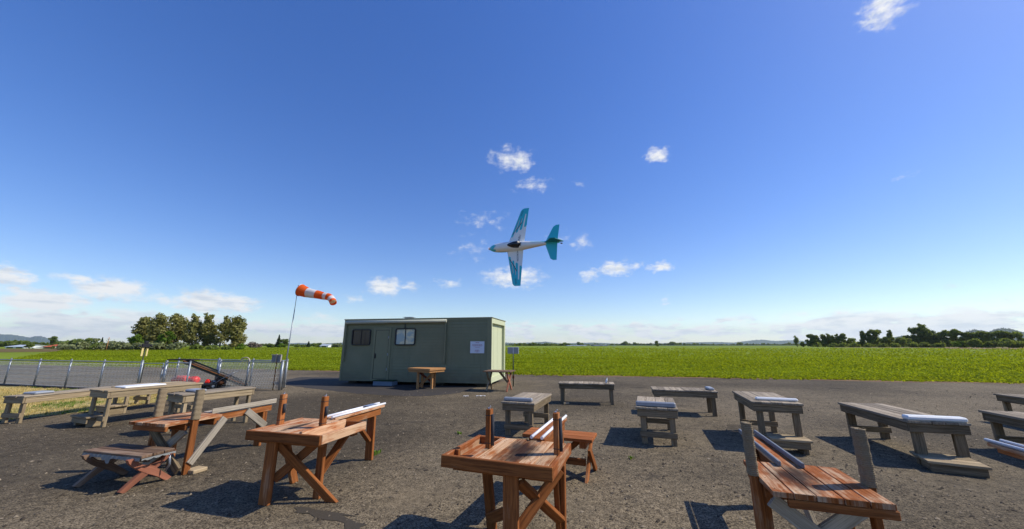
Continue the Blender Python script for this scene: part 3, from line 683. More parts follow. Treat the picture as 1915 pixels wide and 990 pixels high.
barn('lean_to_shed', 'dark grey lean-to against the left side of the barn', 'shed', 70, 79.5, 652.3, 648.2, 163, GREYW, GREYW, 7, 0, .6, 1)
barn('tiny_hut', 'tiny white hut between the long shed and the barn', 'hut', 59, 63, 652.3, 650.3, 158, WHITE, WHITE, 3, 0, .7, 0)
barn('farmhouse', 'small white farmhouse among far bushes left of the green hut', 'house', 598, 613, 650.5, 644.5, 235, WHITE, ROOFM, 7, 0, .55, 1)
barn('hangar', 'left and longer of the two far white hangars', 'hangar', 1063, 1098, 649.2, 646.4, 430, WHITE, ROOFM, 22, 0, .6, 2)
barn('hangar', 'right and taller of the two far white hangars', 'hangar', 1112, 1137, 649.4, 645.6, 430, plain('grey_metal_wall', (.22, .25, .28), .6), ROOFM, 20, 0, .75, 1)
barn('tiny_hut', 'tiny pale hut right of the two hangars', 'hut', 1147, 1152, 649, 647.6, 380, WHITE, ROOFM, 5, 0, .6, 0)
pq = at_depth(199, 652, 112); r_ = MB(); r_.tube([(0, 0, 0), (.05, 0, at_depth(199, 631, 112).z)], [.12, .07], 6); r_.box(-.5, .5, -.05, .05, at_depth(199, 631, 112).z - .6, at_depth(199, 631, 112).z - .5)
tag(r_.build('utility_pole', PLY, None, loc=(pq.x, 112, 0)), 'thin wooden utility pole in front of the willow shrubs', 'pole')

# ================================================================== THE HUT
m, g = new_mat('sage_green_paint'); tc = g.n('ShaderNodeTexCoord', 3); sp = g.n('ShaderNodeSeparateXYZ', None, Vector=tc)
stk = g.noise(g.vmul(tc, (5.5, 1, .45)), 1.0, 5, .65); sm_ = g.noise(tc, 1.1, 5, .6); fn = g.noise(tc, 14, 4, .6)
c = g.mix(g.step(sm_, .35, .7), (.188, .195, .115), (.218, .222, .135))
c = g.mix(g.math('MULTIPLY', g.step(stk, .54, .76), .45), c, (.12, .12, .075))
spl = g.step(g.math('ADD', sp.outputs[2], g.math('MULTIPLY', g.noise(g.vmul(tc, (4, 1, 4)), 1.0, 4, .6), .9)), 1.0, .45)
c = g.mix(g.math('MULTIPLY', spl, .5), c, (.13, .11, .075))
finish(g, c, .65, g.bump(fn, .08, .01), .3); SIDE = m
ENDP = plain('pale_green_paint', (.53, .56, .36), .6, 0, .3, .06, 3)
TRIM = plain('sage_trim_paint', (.212, .216, .13), .55, 0, .3, .08, 4)
BLOCK = plain('concrete_block', (.10, .098, .09), .9, 0, .1, .25, 14)
m, g = new_mat('dark_curtained_glass'); tc = g.n('ShaderNodeTexCoord', 3); wv = g.noise(g.vmul(tc, (26, 1, 1.2)), 1.0, 2, .5)
finish(g, g.mix(wv, (.010, .009, .011), (.05, .036, .040)), .06, None, .35); GLASSD = m
m, g = new_mat('glass_with_pale_blind'); tc = g.n('ShaderNodeTexCoord', 3); wv = g.noise(g.vmul(tc, (3.0, 1, 4.5)), 1.0, 3, .5)
finish(g, g.mix(g.step(wv, .45, .62), (.30, .40, .42), (.62, .58, .40)), .08, None, .5); GLASSL = m
HL, HD, HB, HT = 6.50, 2.45, .12, 2.655
hut = thing('site_hut', 'sage green clapboard hut with two windows and rolled awning', 'hut', (-.936, 14.38, 0), R(180 - 11.5))
# local frame: x runs from the right front corner to the left, y towards the back is negative after the turn -> build with helper
def hb(mb, x0, x1, y0, y1, z0, z1, m=0): mb.box(x0, x1, -y1, -y0, z0, z1, m)      # y measured from the front wall into the hut
w = MB(); nb = 21; hh_ = (HT - HB) / nb
for i in range(nb):
    z0 = HB + i * hh_; z1 = z0 + hh_
    zg = z0 + .006; w.poly([(0, .022, zg), (0, .008, z1), (HL, .008, z1), (HL, .022, zg)], r=random.random()); w.poly([(0, -.012, z0), (0, -.012, zg), (HL, -.012, zg), (HL, -.012, z0)]); w.poly([(0, -.012, zg), (0, .022, zg), (HL, .022, zg), (HL, -.012, zg)])
    w.poly([(0, .008, z1), (0, -.012, z1), (HL, -.012, z1), (HL, .008, z1)])
w.poly([(0, -HD, HB), (HL, -HD, HB), (HL, -HD, HT), (0, -HD, HT)]); w.poly([(HL, -HD, HB), (HL, 0, HB), (HL, 0, HT), (HL, -HD, HT)])
w.poly([(0, 0, HB), (HL, 0, HB), (HL, -HD, HB), (0, -HD, HB)])
w.build('wall', SIDE, hut)
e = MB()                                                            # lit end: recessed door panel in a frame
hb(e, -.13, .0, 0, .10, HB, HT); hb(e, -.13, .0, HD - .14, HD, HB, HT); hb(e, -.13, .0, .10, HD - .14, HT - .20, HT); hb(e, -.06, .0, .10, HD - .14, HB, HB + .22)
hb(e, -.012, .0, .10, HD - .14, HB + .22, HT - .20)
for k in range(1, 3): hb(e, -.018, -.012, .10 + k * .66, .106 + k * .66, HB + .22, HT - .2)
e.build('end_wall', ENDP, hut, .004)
t = MB(); hb(t, -.135, .05, -.030, -.001, HB, HT); hb(t, HL - .06, HL + .02, -.03, .06, HB, HT); hb(t, .05, HL - .06, -.029, -.001, HT - .07, HT); t.build('corner_trim', TRIM, hut, .004)
r_ = MB(); hb(r_, -.15, HL + .05, -.04, HD + .04, HT, HT + .035); hb(r_, HL + .02, HL + .10, .15, HD, HB + 1.0, HT - .05)
rf = r_.build('roof', TRIM, hut, .006)
v = MB(); hb(v, 3.55, 3.86, .3, .55, HT + .035, HT + .10); hb(v, 3.48, 3.93, .24, .6, HT + .10, HT + .115); v.build('vent', STEEL, rf, .004)
bk = MB()
for x in (.4, 2.2, 4.2, 6.2):
    for y in (.45, HD - .5): hb(bk, x - .2, x + .2, y, y + .2, 0, HB)
hb(bk, .1, HL - .1, .9, .96, .02, HB); bk.build('support_block', BLOCK, hut)
def window(x0, x1, z0, z1, glass):
    f = MB(); k = .045
    n = 6; outer = []; inner = []
    for (cx, cz, a0) in ((x1 - .09, z1 - .09, 0), (x0 + .09, z1 - .09, 90), (x0 + .09, z0 + .09, 180), (x1 - .09, z0 + .09, 270)):
        for i in range(n + 1):
            a = R(a0 + 90 * i / n); outer.append((cx + .09 * math.cos(a), cz + .09 * math.sin(a))); inner.append((cx + (.09 - k) * math.cos(a), cz + (.09 - k) * math.sin(a)))
    N_ = len(outer); y1 = .068; y0 = .0
    for i in range(N_):
        j = (i + 1) % N_; o1, o2, i1, i2 = outer[i], outer[j], inner[i], inner[j]
        f.poly([(o1[0], y1, o1[1]), (i1[0], y1, i1[1]), (i2[0], y1, i2[1]), (o2[0], y1, o2[1])])
        f.poly([(o1[0], y0, o1[1]), (o1[0], y1, o1[1]), (o2[0], y1, o2[1]), (o2[0], y0, o2[1])])
        f.poly([(i1[0], y1, i1[1]), (i1[0], .028, i1[1]), (i2[0], .028, i2[1]), (i2[0], y1, i2[1])])
    xm = (x0 + x1) / 2; f.box(xm - .018, xm + .018, .0305, .046, z0 + k, z1 - k)
    wo = f.build('window', BLACK, hut)
    p = MB(); p.poly([(q[0], .030, q[1]) for q in inner]); p.build('pane', glass, wo); return wo
# positions along the front measured from the right corner
window(5.20, 6.09, 1.578, 2.253, GLASSD); window(3.13, 4.05, 1.578, 2.275, GLASSL)
d = MB(); d.box(4.345, 4.945, .0, .040, HB + .115, 2.195); dd = d.build('door', TRIM, hut, .004)
k_ = MB(); k_.box(4.88, 4.925, .035, .06, 1.04, 1.24); k_.tube([(4.902, .055, 1.10), (4.902, .10, 1.10)], .022, 8); k_.build('handle', BLACK, dd)
df = MB(); df.box(4.24, 4.33, .0, .05, HB + .02, 2.31); df.box(4.96, 5.05, .0, .05, HB + .02, 2.31); df.box(4.33, 4.96, .0, .05, 2.21, 2.31); df.box(4.33, 4.96, .0, .055, HB + .02, HB + .10); df.build('door_frame', TRIM, hut, .004)
dg_ = MB(); dg_.poly([(4.33, .029, HB + .10), (4.96, .029, HB + .10), (4.96, .029, 2.21), (4.33, .029, 2.21)]); dg_.build('door_gap', BLACK, hut)
for z in (.55, 1.15, 1.85):
    dh = MB(); dh.tube([(4.338, .052, z), (4.338, .052, z + .10)], .012, 8); dh.build('hinge', STEEL, dd)
AWN = plain('awning_roller', (.42, .43, .34), .5, 0, .3, .1, 5)
aw = MB(); aw.tube([(1.76, .10, HT - .10), (6.42, .10, HT - .12)], .065, 12); aw.box(1.76, 6.42, .02, .06, HT - .10, HT - .02); ao = aw.build('awning', AWN, hut)
for x, zb in ((1.80, .82), (6.38, .90)):
    ar = MB(); ar.box(x - .025, x + .025, .03, .068, zb, HT - .06); ar.box(x - .02, x + .02, .066, .11, zb + .05, HT - .14); ar.build('arm', TRIM, ao, .003)
lk = MB(); lk.box(3.62, 3.645, .03, .05, HT - .40, HT - .19); lk.tube([(3.632, .055, HT - .42), (3.632, .055, HT - .36)], .03, 8); lk.build('hook', BLACK, ao)
# notice sheet: printed paper with faint red lines of text
m, g = new_mat('white_paper'); finish(g, (.66, .70, .78), .7, None, .2); PAPER = m
m, g = new_mat('faded_red_print'); finish(g, (.34, .12, .20), .7, None, .2); PRINT = m
no = MB(); HM = Matrix.Rotation(R(180 - 11.5), 4, 'Z'); HM.translation = Vector((-.936, 14.38, 0))
no.box(-.29, .29, 0, .008, -.23, .23)
nt = no.build('notice_sheet', PAPER, None); nt.location = HM @ Vector((.45, .03, 1.50)); nt.rotation_euler.z = R(180 - 11.5)
tag(nt, 'white printed notice pinned on the right end of the green hut', 'notice')
pr_ = MB()
for z, hw_ in ((.17, .08), (.10, .2), (.07, .22), (.04, .18), (-.02, .1), (-.12, .07), (-.15, .12), (-.19, .06)):
    x = -hw_
    while x < hw_:
        l_ = random.uniform(.02, .07); pr_.box(x, min(hw_, x + l_), .008, .010, z, z + (.02 if hw_ < .1 else .013)); x += l_ + .014
pr_.build('print', PRINT, nt)
# step at the hut door
st = thing('door_step', 'blue grey box step with dark green mat below the hut door', 'step', at(716, 721.5), R(-11.5))
STEPB = plain('blue_grey_paint', (.16, .215, .27), .7, 0, .2, .15, 6); MATG = plain('dark_green_mat', (.035, .06, .03), .95, 0, .05, .3, 40)
q = MB(); q.box(-.42, .42, -.05, .40, 0, .17); q.build('box', STEPB, st, .006); q = MB(); q.box(-.44, .44, -.07, .40, .17, .20); q.build('mat', MATG, st, .005)

# ================================================================== FLIGHT STANDS AND BENCHES
def bolt(mb, x, y, z):
    mb.tube([(x, y, z), (x, y, z + .012)], .006, 6)
def pad_mesh(name, x0, x1, y0, y1, z0, z1, mat, parent, rnd=.02):
    q = MB(); q.box(x0, x1, y0, y1, z0, z1); return q.build(name, mat, parent, rnd)

def grey_bench(label, x, y, th, W, D, h, group, top=GREY, body=GREYD, apron=.115, pads=(), step=None, across=True, low=(True, True), leg=.09, legs=(1, 1, 1, 1), inset=.045):
    root = thing('work_bench', label, 'bench', (x, y, 0), R(th), group)
    tp = MB(); t = .032
    if across:
        n = max(3, round(D / .14)); 
        for i in range(n):
            a = D * i / n; b_ = D * (i + 1) / n - .006; j = random.uniform(-.012, .012)
            tp.box(-W / 2 - .02 + j, W / 2 + .02 + j, a, b_, h - t + random.uniform(-.002, .003), h + random.uniform(-.002, .004))
    else:
        n = max(3, round(W / .14)); w_ = (W + .04) / n
        for i in range(n):
            a = -W / 2 - .02 + w_ * i; j = random.uniform(-.012, .012)
            tp.box(a, a + w_ - .006, -.02 + j, D + .02 + j, h - t + random.uniform(-.002, .003), h + random.uniform(-.002, .004))
    tp.build('bench_top', top, root, .004)
    z1 = h - t - .003; z0 = z1 - apron; k = .038; ap = []
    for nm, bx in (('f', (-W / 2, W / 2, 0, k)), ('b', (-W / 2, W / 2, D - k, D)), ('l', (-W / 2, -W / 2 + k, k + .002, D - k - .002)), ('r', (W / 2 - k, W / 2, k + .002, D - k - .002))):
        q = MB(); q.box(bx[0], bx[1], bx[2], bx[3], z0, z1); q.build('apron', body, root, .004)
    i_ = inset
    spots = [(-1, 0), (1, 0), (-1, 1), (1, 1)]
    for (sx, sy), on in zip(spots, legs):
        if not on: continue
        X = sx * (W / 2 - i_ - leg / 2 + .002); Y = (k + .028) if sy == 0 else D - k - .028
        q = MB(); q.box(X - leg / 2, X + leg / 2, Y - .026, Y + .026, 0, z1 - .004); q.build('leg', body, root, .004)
    for sy, on in ((0, low[0]), (1, low[1])):
        if on:
            Y = (k - .002) if sy == 0 else D - k - .075
            q = MB(); q.box(-W / 2 + i_ * .6, W / 2 - i_ * .6, Y - .02, Y + .018, .11, .20); q.build('stretcher', body, root, .004)
    for (px0, px1, py0, py1, ht, mt) in pads: pad_mesh('pad', px0, px1, py0, py1, h + .002, h + ht, mt, root, min(.018, ht * .35))
    if step:
        x0, x1, y0, y1, z, rot = step
        s_ = bpy.data.objects.new('step', None)
        q = MB(); n = max(1, round((y1 - y0) / .15)); cx, cy = (x0 + x1) / 2, (y0 + y1) / 2
        for i in range(n):
            a = y0 + (y1 - y0) * i / n; q.box(x0 - cx + random.uniform(-.01, .01), x1 - cx, a - cy, a - cy + (y1 - y0) / n - .006, z - .032, z)
        so_ = q.build('step', TAN, root, .004, (cx, cy, 0), R(rot)); bpy.data.objects.remove(s_)
        q = MB()
        q.box(x0 - cx + .03, x1 - cx - .03, y0 - cy + .02, y0 - cy + .055, max(.0, z - .13), z - .034); q.build('step_rail', body, so_, .004)
        for xa in (x0 - cx + .05, x1 - cx - .12):
            q = MB(); q.box(xa, xa + .07, y0 - cy + .06, y1 - cy - .03, 0, z - .036); q.build('step_support', body, so_, .004)
    return root
GG = 'grey weathered work benches on the gravel yard'
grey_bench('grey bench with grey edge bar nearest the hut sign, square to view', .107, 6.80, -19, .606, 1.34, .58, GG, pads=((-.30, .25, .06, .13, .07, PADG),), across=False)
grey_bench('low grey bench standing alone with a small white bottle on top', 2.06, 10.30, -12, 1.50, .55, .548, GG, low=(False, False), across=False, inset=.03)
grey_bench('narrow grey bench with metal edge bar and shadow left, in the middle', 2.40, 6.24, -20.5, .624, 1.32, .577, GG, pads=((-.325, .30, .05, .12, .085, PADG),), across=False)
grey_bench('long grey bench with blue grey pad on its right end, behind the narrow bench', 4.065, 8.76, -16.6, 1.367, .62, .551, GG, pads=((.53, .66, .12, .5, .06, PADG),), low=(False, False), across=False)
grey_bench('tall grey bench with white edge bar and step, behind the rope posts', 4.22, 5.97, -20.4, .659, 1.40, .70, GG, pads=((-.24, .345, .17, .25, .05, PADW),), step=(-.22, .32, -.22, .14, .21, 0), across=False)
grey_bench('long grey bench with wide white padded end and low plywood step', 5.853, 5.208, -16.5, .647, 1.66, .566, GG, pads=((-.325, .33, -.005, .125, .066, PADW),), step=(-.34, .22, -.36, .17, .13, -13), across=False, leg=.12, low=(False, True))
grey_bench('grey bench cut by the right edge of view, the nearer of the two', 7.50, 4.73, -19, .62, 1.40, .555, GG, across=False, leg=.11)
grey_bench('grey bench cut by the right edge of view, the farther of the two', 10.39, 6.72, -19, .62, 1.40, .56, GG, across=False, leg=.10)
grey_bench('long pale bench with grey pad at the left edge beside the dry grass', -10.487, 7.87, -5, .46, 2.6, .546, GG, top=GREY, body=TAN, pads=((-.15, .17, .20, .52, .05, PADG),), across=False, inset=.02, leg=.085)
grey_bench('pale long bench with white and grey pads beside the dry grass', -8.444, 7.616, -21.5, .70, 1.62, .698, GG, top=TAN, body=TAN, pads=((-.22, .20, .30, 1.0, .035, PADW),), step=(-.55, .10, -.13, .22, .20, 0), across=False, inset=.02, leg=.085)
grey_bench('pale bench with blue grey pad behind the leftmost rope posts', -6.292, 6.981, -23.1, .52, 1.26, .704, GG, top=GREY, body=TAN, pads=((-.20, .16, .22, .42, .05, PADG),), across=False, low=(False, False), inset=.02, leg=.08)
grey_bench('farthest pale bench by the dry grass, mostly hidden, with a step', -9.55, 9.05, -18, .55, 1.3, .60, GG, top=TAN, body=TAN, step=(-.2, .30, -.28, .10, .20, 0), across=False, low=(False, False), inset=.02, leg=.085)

def wing_stand(name, label, x, y, th, mir, beam, xs, group, pipes, legin=.20, bdep=.115):
    """stained start-up stand: tray-sided deck, two padded posts and a long tail beam with two rails"""
    W, D, h = .955, .735, .70; k = .036; m_ = mir
    root = thing(name, label, 'stand', (x, y, 0), R(th), group)
    def bx(mb, x0, x1, *a): mb.box(min(x0 * m_, x1 * m_), max(x0 * m_, x1 * m_), *a)
    # deck planks: from the tray divider to the right rim
    d = MB(); xa, xb = -W / 2 + .30, W / 2 - k - .004; n = 5; w_ = (xb - xa) / n
    for i in range(n):
        bx(d, xa + w_ * i, xa + w_ * (i + 1) - .006, k + .002, D + random.uniform(-.012, .008), h - .042, h - .004 + random.uniform(-.002, .002))
    for i in range(n):
        for yy_ in (.12, .16, D - .14, D - .10):
            X = (xa + w_ * (i + .5) + random.uniform(-.03, .03)) * m_; d.tube([(X, yy_, h - .004), (X, yy_, h - .0005)], .0045, 6, m=1)
    d.build('deck', [DECK if m_ > 0 else DECK2, RUST], root, .004)
    r_ = MB(); bx(r_, -W / 2, W / 2, 0, k, h - .092, h + .002); r_.build('front_board', STAIN, root, .005)
    r_ = MB(); bx(r_, W / 2 - k, W / 2, k + .002, D, h - .092, h); r_.build('side_board', DECK2, root, .005)
    r_ = MB(); bx(r_, -W / 2, -W / 2 + k, k + .002, D, h - .092, h); r_.build('side_board', DECK2, root, .005)
    r_ = MB(); bx(r_, -W / 2 + k + .002, -W / 2 + .295, D - k, D, h - .092, h - .002); r_.build('tray_end', STAIN, root, .005)
    r_ = MB(); bx(r_, -W / 2 + .258, -W / 2 + .296, k + .002, D - k - .002, h - .09, h + (.0 if m_ > 0 else .02)); r_.build('tray_divider', DECK2, root, .004)
    r_ = MB(); bx(r_, -W / 2 + k + .002, -W / 2 + .256, k + .002, D - k - .002, h - .092, h - .070); r_.build('tray_floor', DECK2, root, .003)
    if m_ > 0:
        r_ = MB(); bx(r_, -W / 2 + k + .002, -W / 2 + .075, .17, .21, h - .07, h + .004); r_.build('tray_block', STAIN, root, .004)
    r_ = MB(); bx(r_, -W / 2 + .06, W / 2 - .03, .10, .19, h - .135, h - .094); r_.build('bearer', STAIN, root, .004)
    r_ = MB(); bx(r_, -W / 2 + .06, W / 2 - .03, D - .16, D - .07, h - .135, h - .094); r_.build('bearer', STAIN, root, .004)
    # posts with foam sleeves and cup hooks
    for px, py in ((-.190, .345), (.428, .375)):
        q = MB(); X = px * m_; q.box(X - .023, X + .023, py - .035, py + .035, h - .09, h + .325); po = q.build('post', STAIN, root, .004)
        q = MB(); q.tube([(X + .032, py, h + .02 + (.10 if m_ < 0 else 0)), (X + .032, py, h + (.28 if m_ > 0 else .22))], [.017, .017], 8); q.build('foam_sleeve', FOAM, po)
        q = MB()
        for z in (h + .04, h + .27): q.box(X - .0245, X + .0245, py - .0365, py + .0365, z, z + .006)
        q.build('band', BLACK, po)
        q = MB(); q.tube([(X, py, h + .325), (X, py, h + .34), (X + .008, py, h + .35), (X + .014, py, h + .344)], .0035, 6); q.tube([(X - .006, py + .006, h + .325), (X - .006, py + .006, h + .334)], .010, 8); q.build('hook', PVCG, po)
    # tail beam
    bxm = beam; L = 1.83 if m_ > 0 else 1.78; yb0 = D + .012
    q = MB(); q.box(bxm - .07, bxm + .07, yb0, L, h - .02, h + .012); q.build('beam', DECK2, root, .004)
    q = MB(); q.box(bxm - .05, bxm - .012, yb0, L - .06, h - bdep, h - .022); q.build('beam_side', STAIN, root, .004)
    q = MB(); q.box(bxm + .012, bxm + .05, yb0, L - .06, h - bdep, h - .022); q.build('beam_side', STAIN, root, .004)
    for s in (-1, 1):
        q = MB(); X = bxm + s * .052; q.tube([(X, D - .03, h + .028), (X, L + .03, h + .028)], .015, 10); pi = q.build('pipe_rail', pipes, root)
    if m_ < 0:
        q = MB(); q.box(bxm - .05, bxm + .05, L - .36, L - .14, h + .0435, h + .047); q.build('foil_wrap', STEEL, root)
    yl = L - legin
    q = MB(); q.board((bxm, yl + .01, 0), (bxm, yl, h - .117), .12, .045, (0, 1, 0)); q.build('leg', STAIN, root, .005)
    q = MB(); q.board((bxm, yl - .03, .26), (bxm, yl - .36, h - .12), .075, .04, (0, 1, .5)); q.build('brace', STAIN, root, .004)
    # trestle legs
    fx, fy = (.125 if m_ > 0 else .165) * m_, .075
    q = MB(); q.box(fx - .062, fx + .062, fy - .035, fy + .005, 0, h - .095); q.build('leg', STAIN, root, .005)
    q = MB(); q.box(fx - .03, fx + .03, fy + .007, fy + .045, 0, h - .137); q.build('leg', STAIN, root, .005)
    lx = (-.205 if m_ > 0 else -.235) * m_
    q = MB(); q.board((lx, .47 if m_ > 0 else .33, 0), (lx, .33, h - .137), .085, .045, (0, 1, 0), cut=(0, h - .137)); q.build('leg', STAIN, root, .005)
    rx = .40 * m_
    q = MB(); q.board((rx - .03 * m_, .63, 0), (rx, .42, h - .096), .085, .045, (1, 0, 0), cut=(0, None)); q.build('leg', STAIN, root, .005)
    if m_ > 0:
        q = MB(); q.board((rx + .0, .66, 0), (rx + .055, .46, h - .096), .07, .04, (1, 0, 0), cut=(0, None)); q.build('leg', STAIN, root, .005)
    for (a, b_) in xs:
        q = MB(); q.board(a, b_, .085, .038, (0, -1, 0), cut=(0 if a[2] < .02 else None, 0 if b_[2] < .02 else None)); q.build('brace', STAIN, root, .004)
    return root
GW = 'stained start-up stands with padded posts'
wing_stand('start_up_stand', 'orange stained stand with tray on its left and charred planks, nearest the middle', -.146, 3.07, -20, 1, .15, [((.19, .07, .55), (.40, .56, .12)), ((.16, .10, .20), (.44, .40, .57)), ((-.22, .43, .1), (.12, .11, .33))], GW, PVC)
wing_stand('start_up_stand', 'orange stained stand with tray on its right and foil wrapped pipe rails', -2.396, 3.97, -14.7, -1, -.05, [((-.13, .10, .57), (.46, .295, 0)), ((-.14, .12, .22), (.19, .30, .56)), ((.21, .33, .20), (.30, .62, .58))], GW, PVC)
wing_stand('start_up_stand', 'orange beam with two pale pipe rails entering at the right edge', 3.83, 1.86, -20, 1, .05, [((.19, .07, .55), (.40, .56, .12))], GW, PVCG, .42, .06)

def rope_post(root, X, py, h, top, splay=0.0, w=.042, d=.075):
    q = MB(); q.board((X + splay, py, 0), (X, py, h + .02), d, w, (1, 0, 0), cut=(0, None)); po = q.build('post', STAIN, root, .004)
    # the wound rope: one ridge per turn around a rounded post core
    seg = 16; turns = int((top - h) / .0125); rows = []; V = []; F = []
    for i in range(turns * 4 + 1):
        ph = i / 4; z = h - .005 + (top - h) * i / (turns * 4); bulge = .0034 * abs(math.sin(math.pi * ph)) + .0015 * math.sin(ph * 1.3)
        for k in range(seg):
            a = 2 * math.pi * k / seg; c_, s_ = math.cos(a), math.sin(a)
            ex = math.copysign(abs(c_) ** .6, c_) * (w / 2 + .010 + bulge); ey = math.copysign(abs(s_) ** .6, s_) * (d / 2 + .010 + bulge)
            V.append((X + ex, py + ey, z + .006 * k / seg))
    n = turns * 4 + 1
    for i in range(n - 1):
        for k in range(seg):
            k2 = (k + 1) % seg; F.append((i * seg + k, i * seg + k2, (i + 1) * seg + k2, (i + 1) * seg + k))
    c0 = len(V); V.append((X, py, h)); V.append((X, py, top - .004))
    for k in range(seg):
        k2 = (k + 1) % seg; F.append((c0, k2, k, k)); F.append((c0 + 1, (n - 1) * seg + k, (n - 1) * seg + k2, (n - 1) * seg + k2))
    F = [tuple(dict.fromkeys(f)) for f in F]
    me = bpy.data.meshes.new('rope_wrap'); me.from_pydata(V, [], F); me.materials.append(JUTE)
    me.polygons.foreach_set('use_smooth', [True] * len(F)); o = bpy.data.objects.new('rope_wrap', me); COL.objects.link(o); o.parent = po
    q = MB()
    for i in range(7):                                              # frayed ends at the top
        a = random.uniform(0, 6.28); r0 = .02; p = Vector((X + math.cos(a) * r0, py + math.sin(a) * r0, top - .01))
        q.tube([p, p + Vector((math.cos(a) * .012, math.sin(a) * .012, .014)), p + Vector((math.cos(a) * .034, math.sin(a) * .03, random.uniform(.0, .02)))], [.0022, .0018, .001], 4)
    q.build('frayed_rope', JUTE, po)
    return po
def rope_stand(name, label, x, y, th, grey_beam, group):
    W, D, h = .64, .685, .65
    root = thing(name, label, 'stand', (x, y, 0), R(th), group)
    d = MB(); edges = [-.320, -.200, -.077, .067, .195, .325]
    for i in range(5):
        y1 = D + random.uniform(-.01, .012); x0, x1 = edges[i] + .003, edges[i + 1] - .003
        if i == 2 and not grey_beam: y1 = 1.74
        d.box(x0, x1, random.uniform(-.006, .004), y1, h - .036, h + random.uniform(-.0015, .0015))
        for yy_ in (.05, .27, D - .08):
            for q_ in (.25, .75): X = x0 + (x1 - x0) * q_ + random.uniform(-.01, .01); d.tube([(X, yy_, h - .003), (X, yy_, h + .002)], .005, 6, m=1)
    d.build('deck', [DECKR, RUST], root, .006)
    q = MB(); q.box(-.235, .335, .0, .036, h - .092, h - .039); q.build('bearer', STAIN, root, .005)
    q = MB(); q.box(-.30, .315, D - .10, D - .06, h - .125, h - .039); q.build('bearer', STAIN, root, .005)
    q = MB(); q.box(-.30, .305, .24, .275, h - .125, h - .039); q.build('bearer', STAIN, root, .005)
    rope_post(root, -.345, .315, h, h + .365); rope_post(root, .347, .315, h, h + .37)
    L = 1.74
    for s in (-1, 1):
        q = MB(); q.box(s * .045 - .018, s * .045 + .018, .30, L - .05, h - .128, h - .0395); q.build('beam_side', STAIN, root, .005)
    if grey_beam:
        q = MB(); q.box(-.07, .075, D + .015, L, h - .034, h + .012); q.build('beam', RAW, root, .006)
        q = MB(); q.box(.0755, .092, D + .02, L + .0, h - .015, h + .055); q.build('rail', RAW, root, .004)
    else:
        for s in (-1, 1):
            q = MB(); q.board((s * .078 - .01, .58, h + .022), (s * .072 - .01, L + .02, h + .022), .024, .040, (0, 0, 1)); q.build('rail', plain_rail, root, .005)
    yl = L - .17
    q = MB(); q.box(-.06, .06, yl - .022, yl + .022, 0, h - .131); q.build('leg', STAIN, root, .005)
    q = MB(); q.box(-.055, .055, yl + .024, yl + .060, .12, h - .131); q.build('leg', STAIN, root, .005)
    q = MB(); q.board((.085 if grey_beam else -.085, yl + .02, .30), (.085 if grey_beam else -.085, yl - .34, h - .06), .10, .03, (1, 0, 0)); q.build('brace', RAW if grey_beam else STAIN, root, .004)
    q = MB(); q.board((.085, .40, .08) if not grey_beam else (.372, .32, .12), (.085, .98, h - .09) if not grey_beam else (.350, .70, h - .05), .09, .03, (1, 0, 0)); q.build('brace', RAW, root, .004)
    # crossed boards between the posts
    q = MB(); q.board((-.33, .275, .06), (.27, .275, h - .13), .10, .034, (0, -1, 0)); q.build('cross_brace', RAW, root, .004)
    q = MB(); q.board((.33, .235, .06), (-.27, .235, h - .13), .10, .034, (0, -1, 0)); q.build('cross_brace', RAW if not grey_beam else GREYD, root, .004)
    for X, yy_ in (((-.255, .50), (.25, .50)) if not grey_beam else ((-.255, .50),)):
        q = MB(); q.board((X, yy_ + .02, 0), (X, yy_, h - .04), .09, .04, (0, 1, 0), cut=(0, None)); q.build('leg', STAIN, root, .005)
    if grey_beam:
        q = MB(); q.box(.30, .46, .33, .50, 0, .045); q.build('foot_block', TAN, root, .005)
    return root
plain_rail = plain('blue_grey_painted_rail', (.17, .18, .20), .6, 0, .3, .2, 14)
GRP = 'stands with rope wound posts'
rope_stand('rope_post_stand', 'five plank stand with two rope wound posts, nearest on the right', 2.038, 2.527, -18.6, False, GRP)
rope_stand('rope_post_stand', 'stand with rope wound posts and bare grey beam, left of the foil railed stand', -4.555, 4.73, -15.1, True, GRP)

# low seat bench behind the middle stand
b0 = thing('trestle_seat', 'orange stained low bench behind the middle stand', 'bench', (.558, 4.861, 0), R(-21.2))
q = MB(); n = 3
for i in range(n): q.box(-.455, .455, .41 * i / n, .41 * (i + 1) / n - .006, .421, .459)
q.build('seat', wood('orange_seat_timber', (.48, .17, .055), (.29, .085, .025), worn=((.33, .16, .07), (.5, .28, .13)), wear=.3, crack=.3), b0, .005)
for X in (-.33, .33):
    q = MB(); q.box(X - .04, X + .04, .02, .39, .345, .419); q.build('cleat', STAIN, b0, .004)
    q = MB(); q.board((X + .045, -.03, 0), (X + .045, .38, .345), .085, .034, (1, 0, 0), cut=(0, .343)); q.build('leg', STAIN, b0, .004)
    q = MB(); q.board((X + .082, .44, 0), (X + .082, .03, .345), .085, .034, (1, 0, 0), cut=(0, .343)); q.build('leg', STAIN, b0, .004)
q = MB(); q.box(-.33, .33, .185, .222, .10, .18); q.build('stretcher', STAIN, b0, .004)
q = MB(); q.board((-.02, .25, .16), (.28, .25, .41), .07, .034, (0, -1, 0)); q.build('brace', STAIN, b0, .004)
q = MB(); q.board((.02, .15, .16), (-.28, .15, .41), .07, .034, (0, -1, 0)); q.build('brace', STAIN, b0, .004)

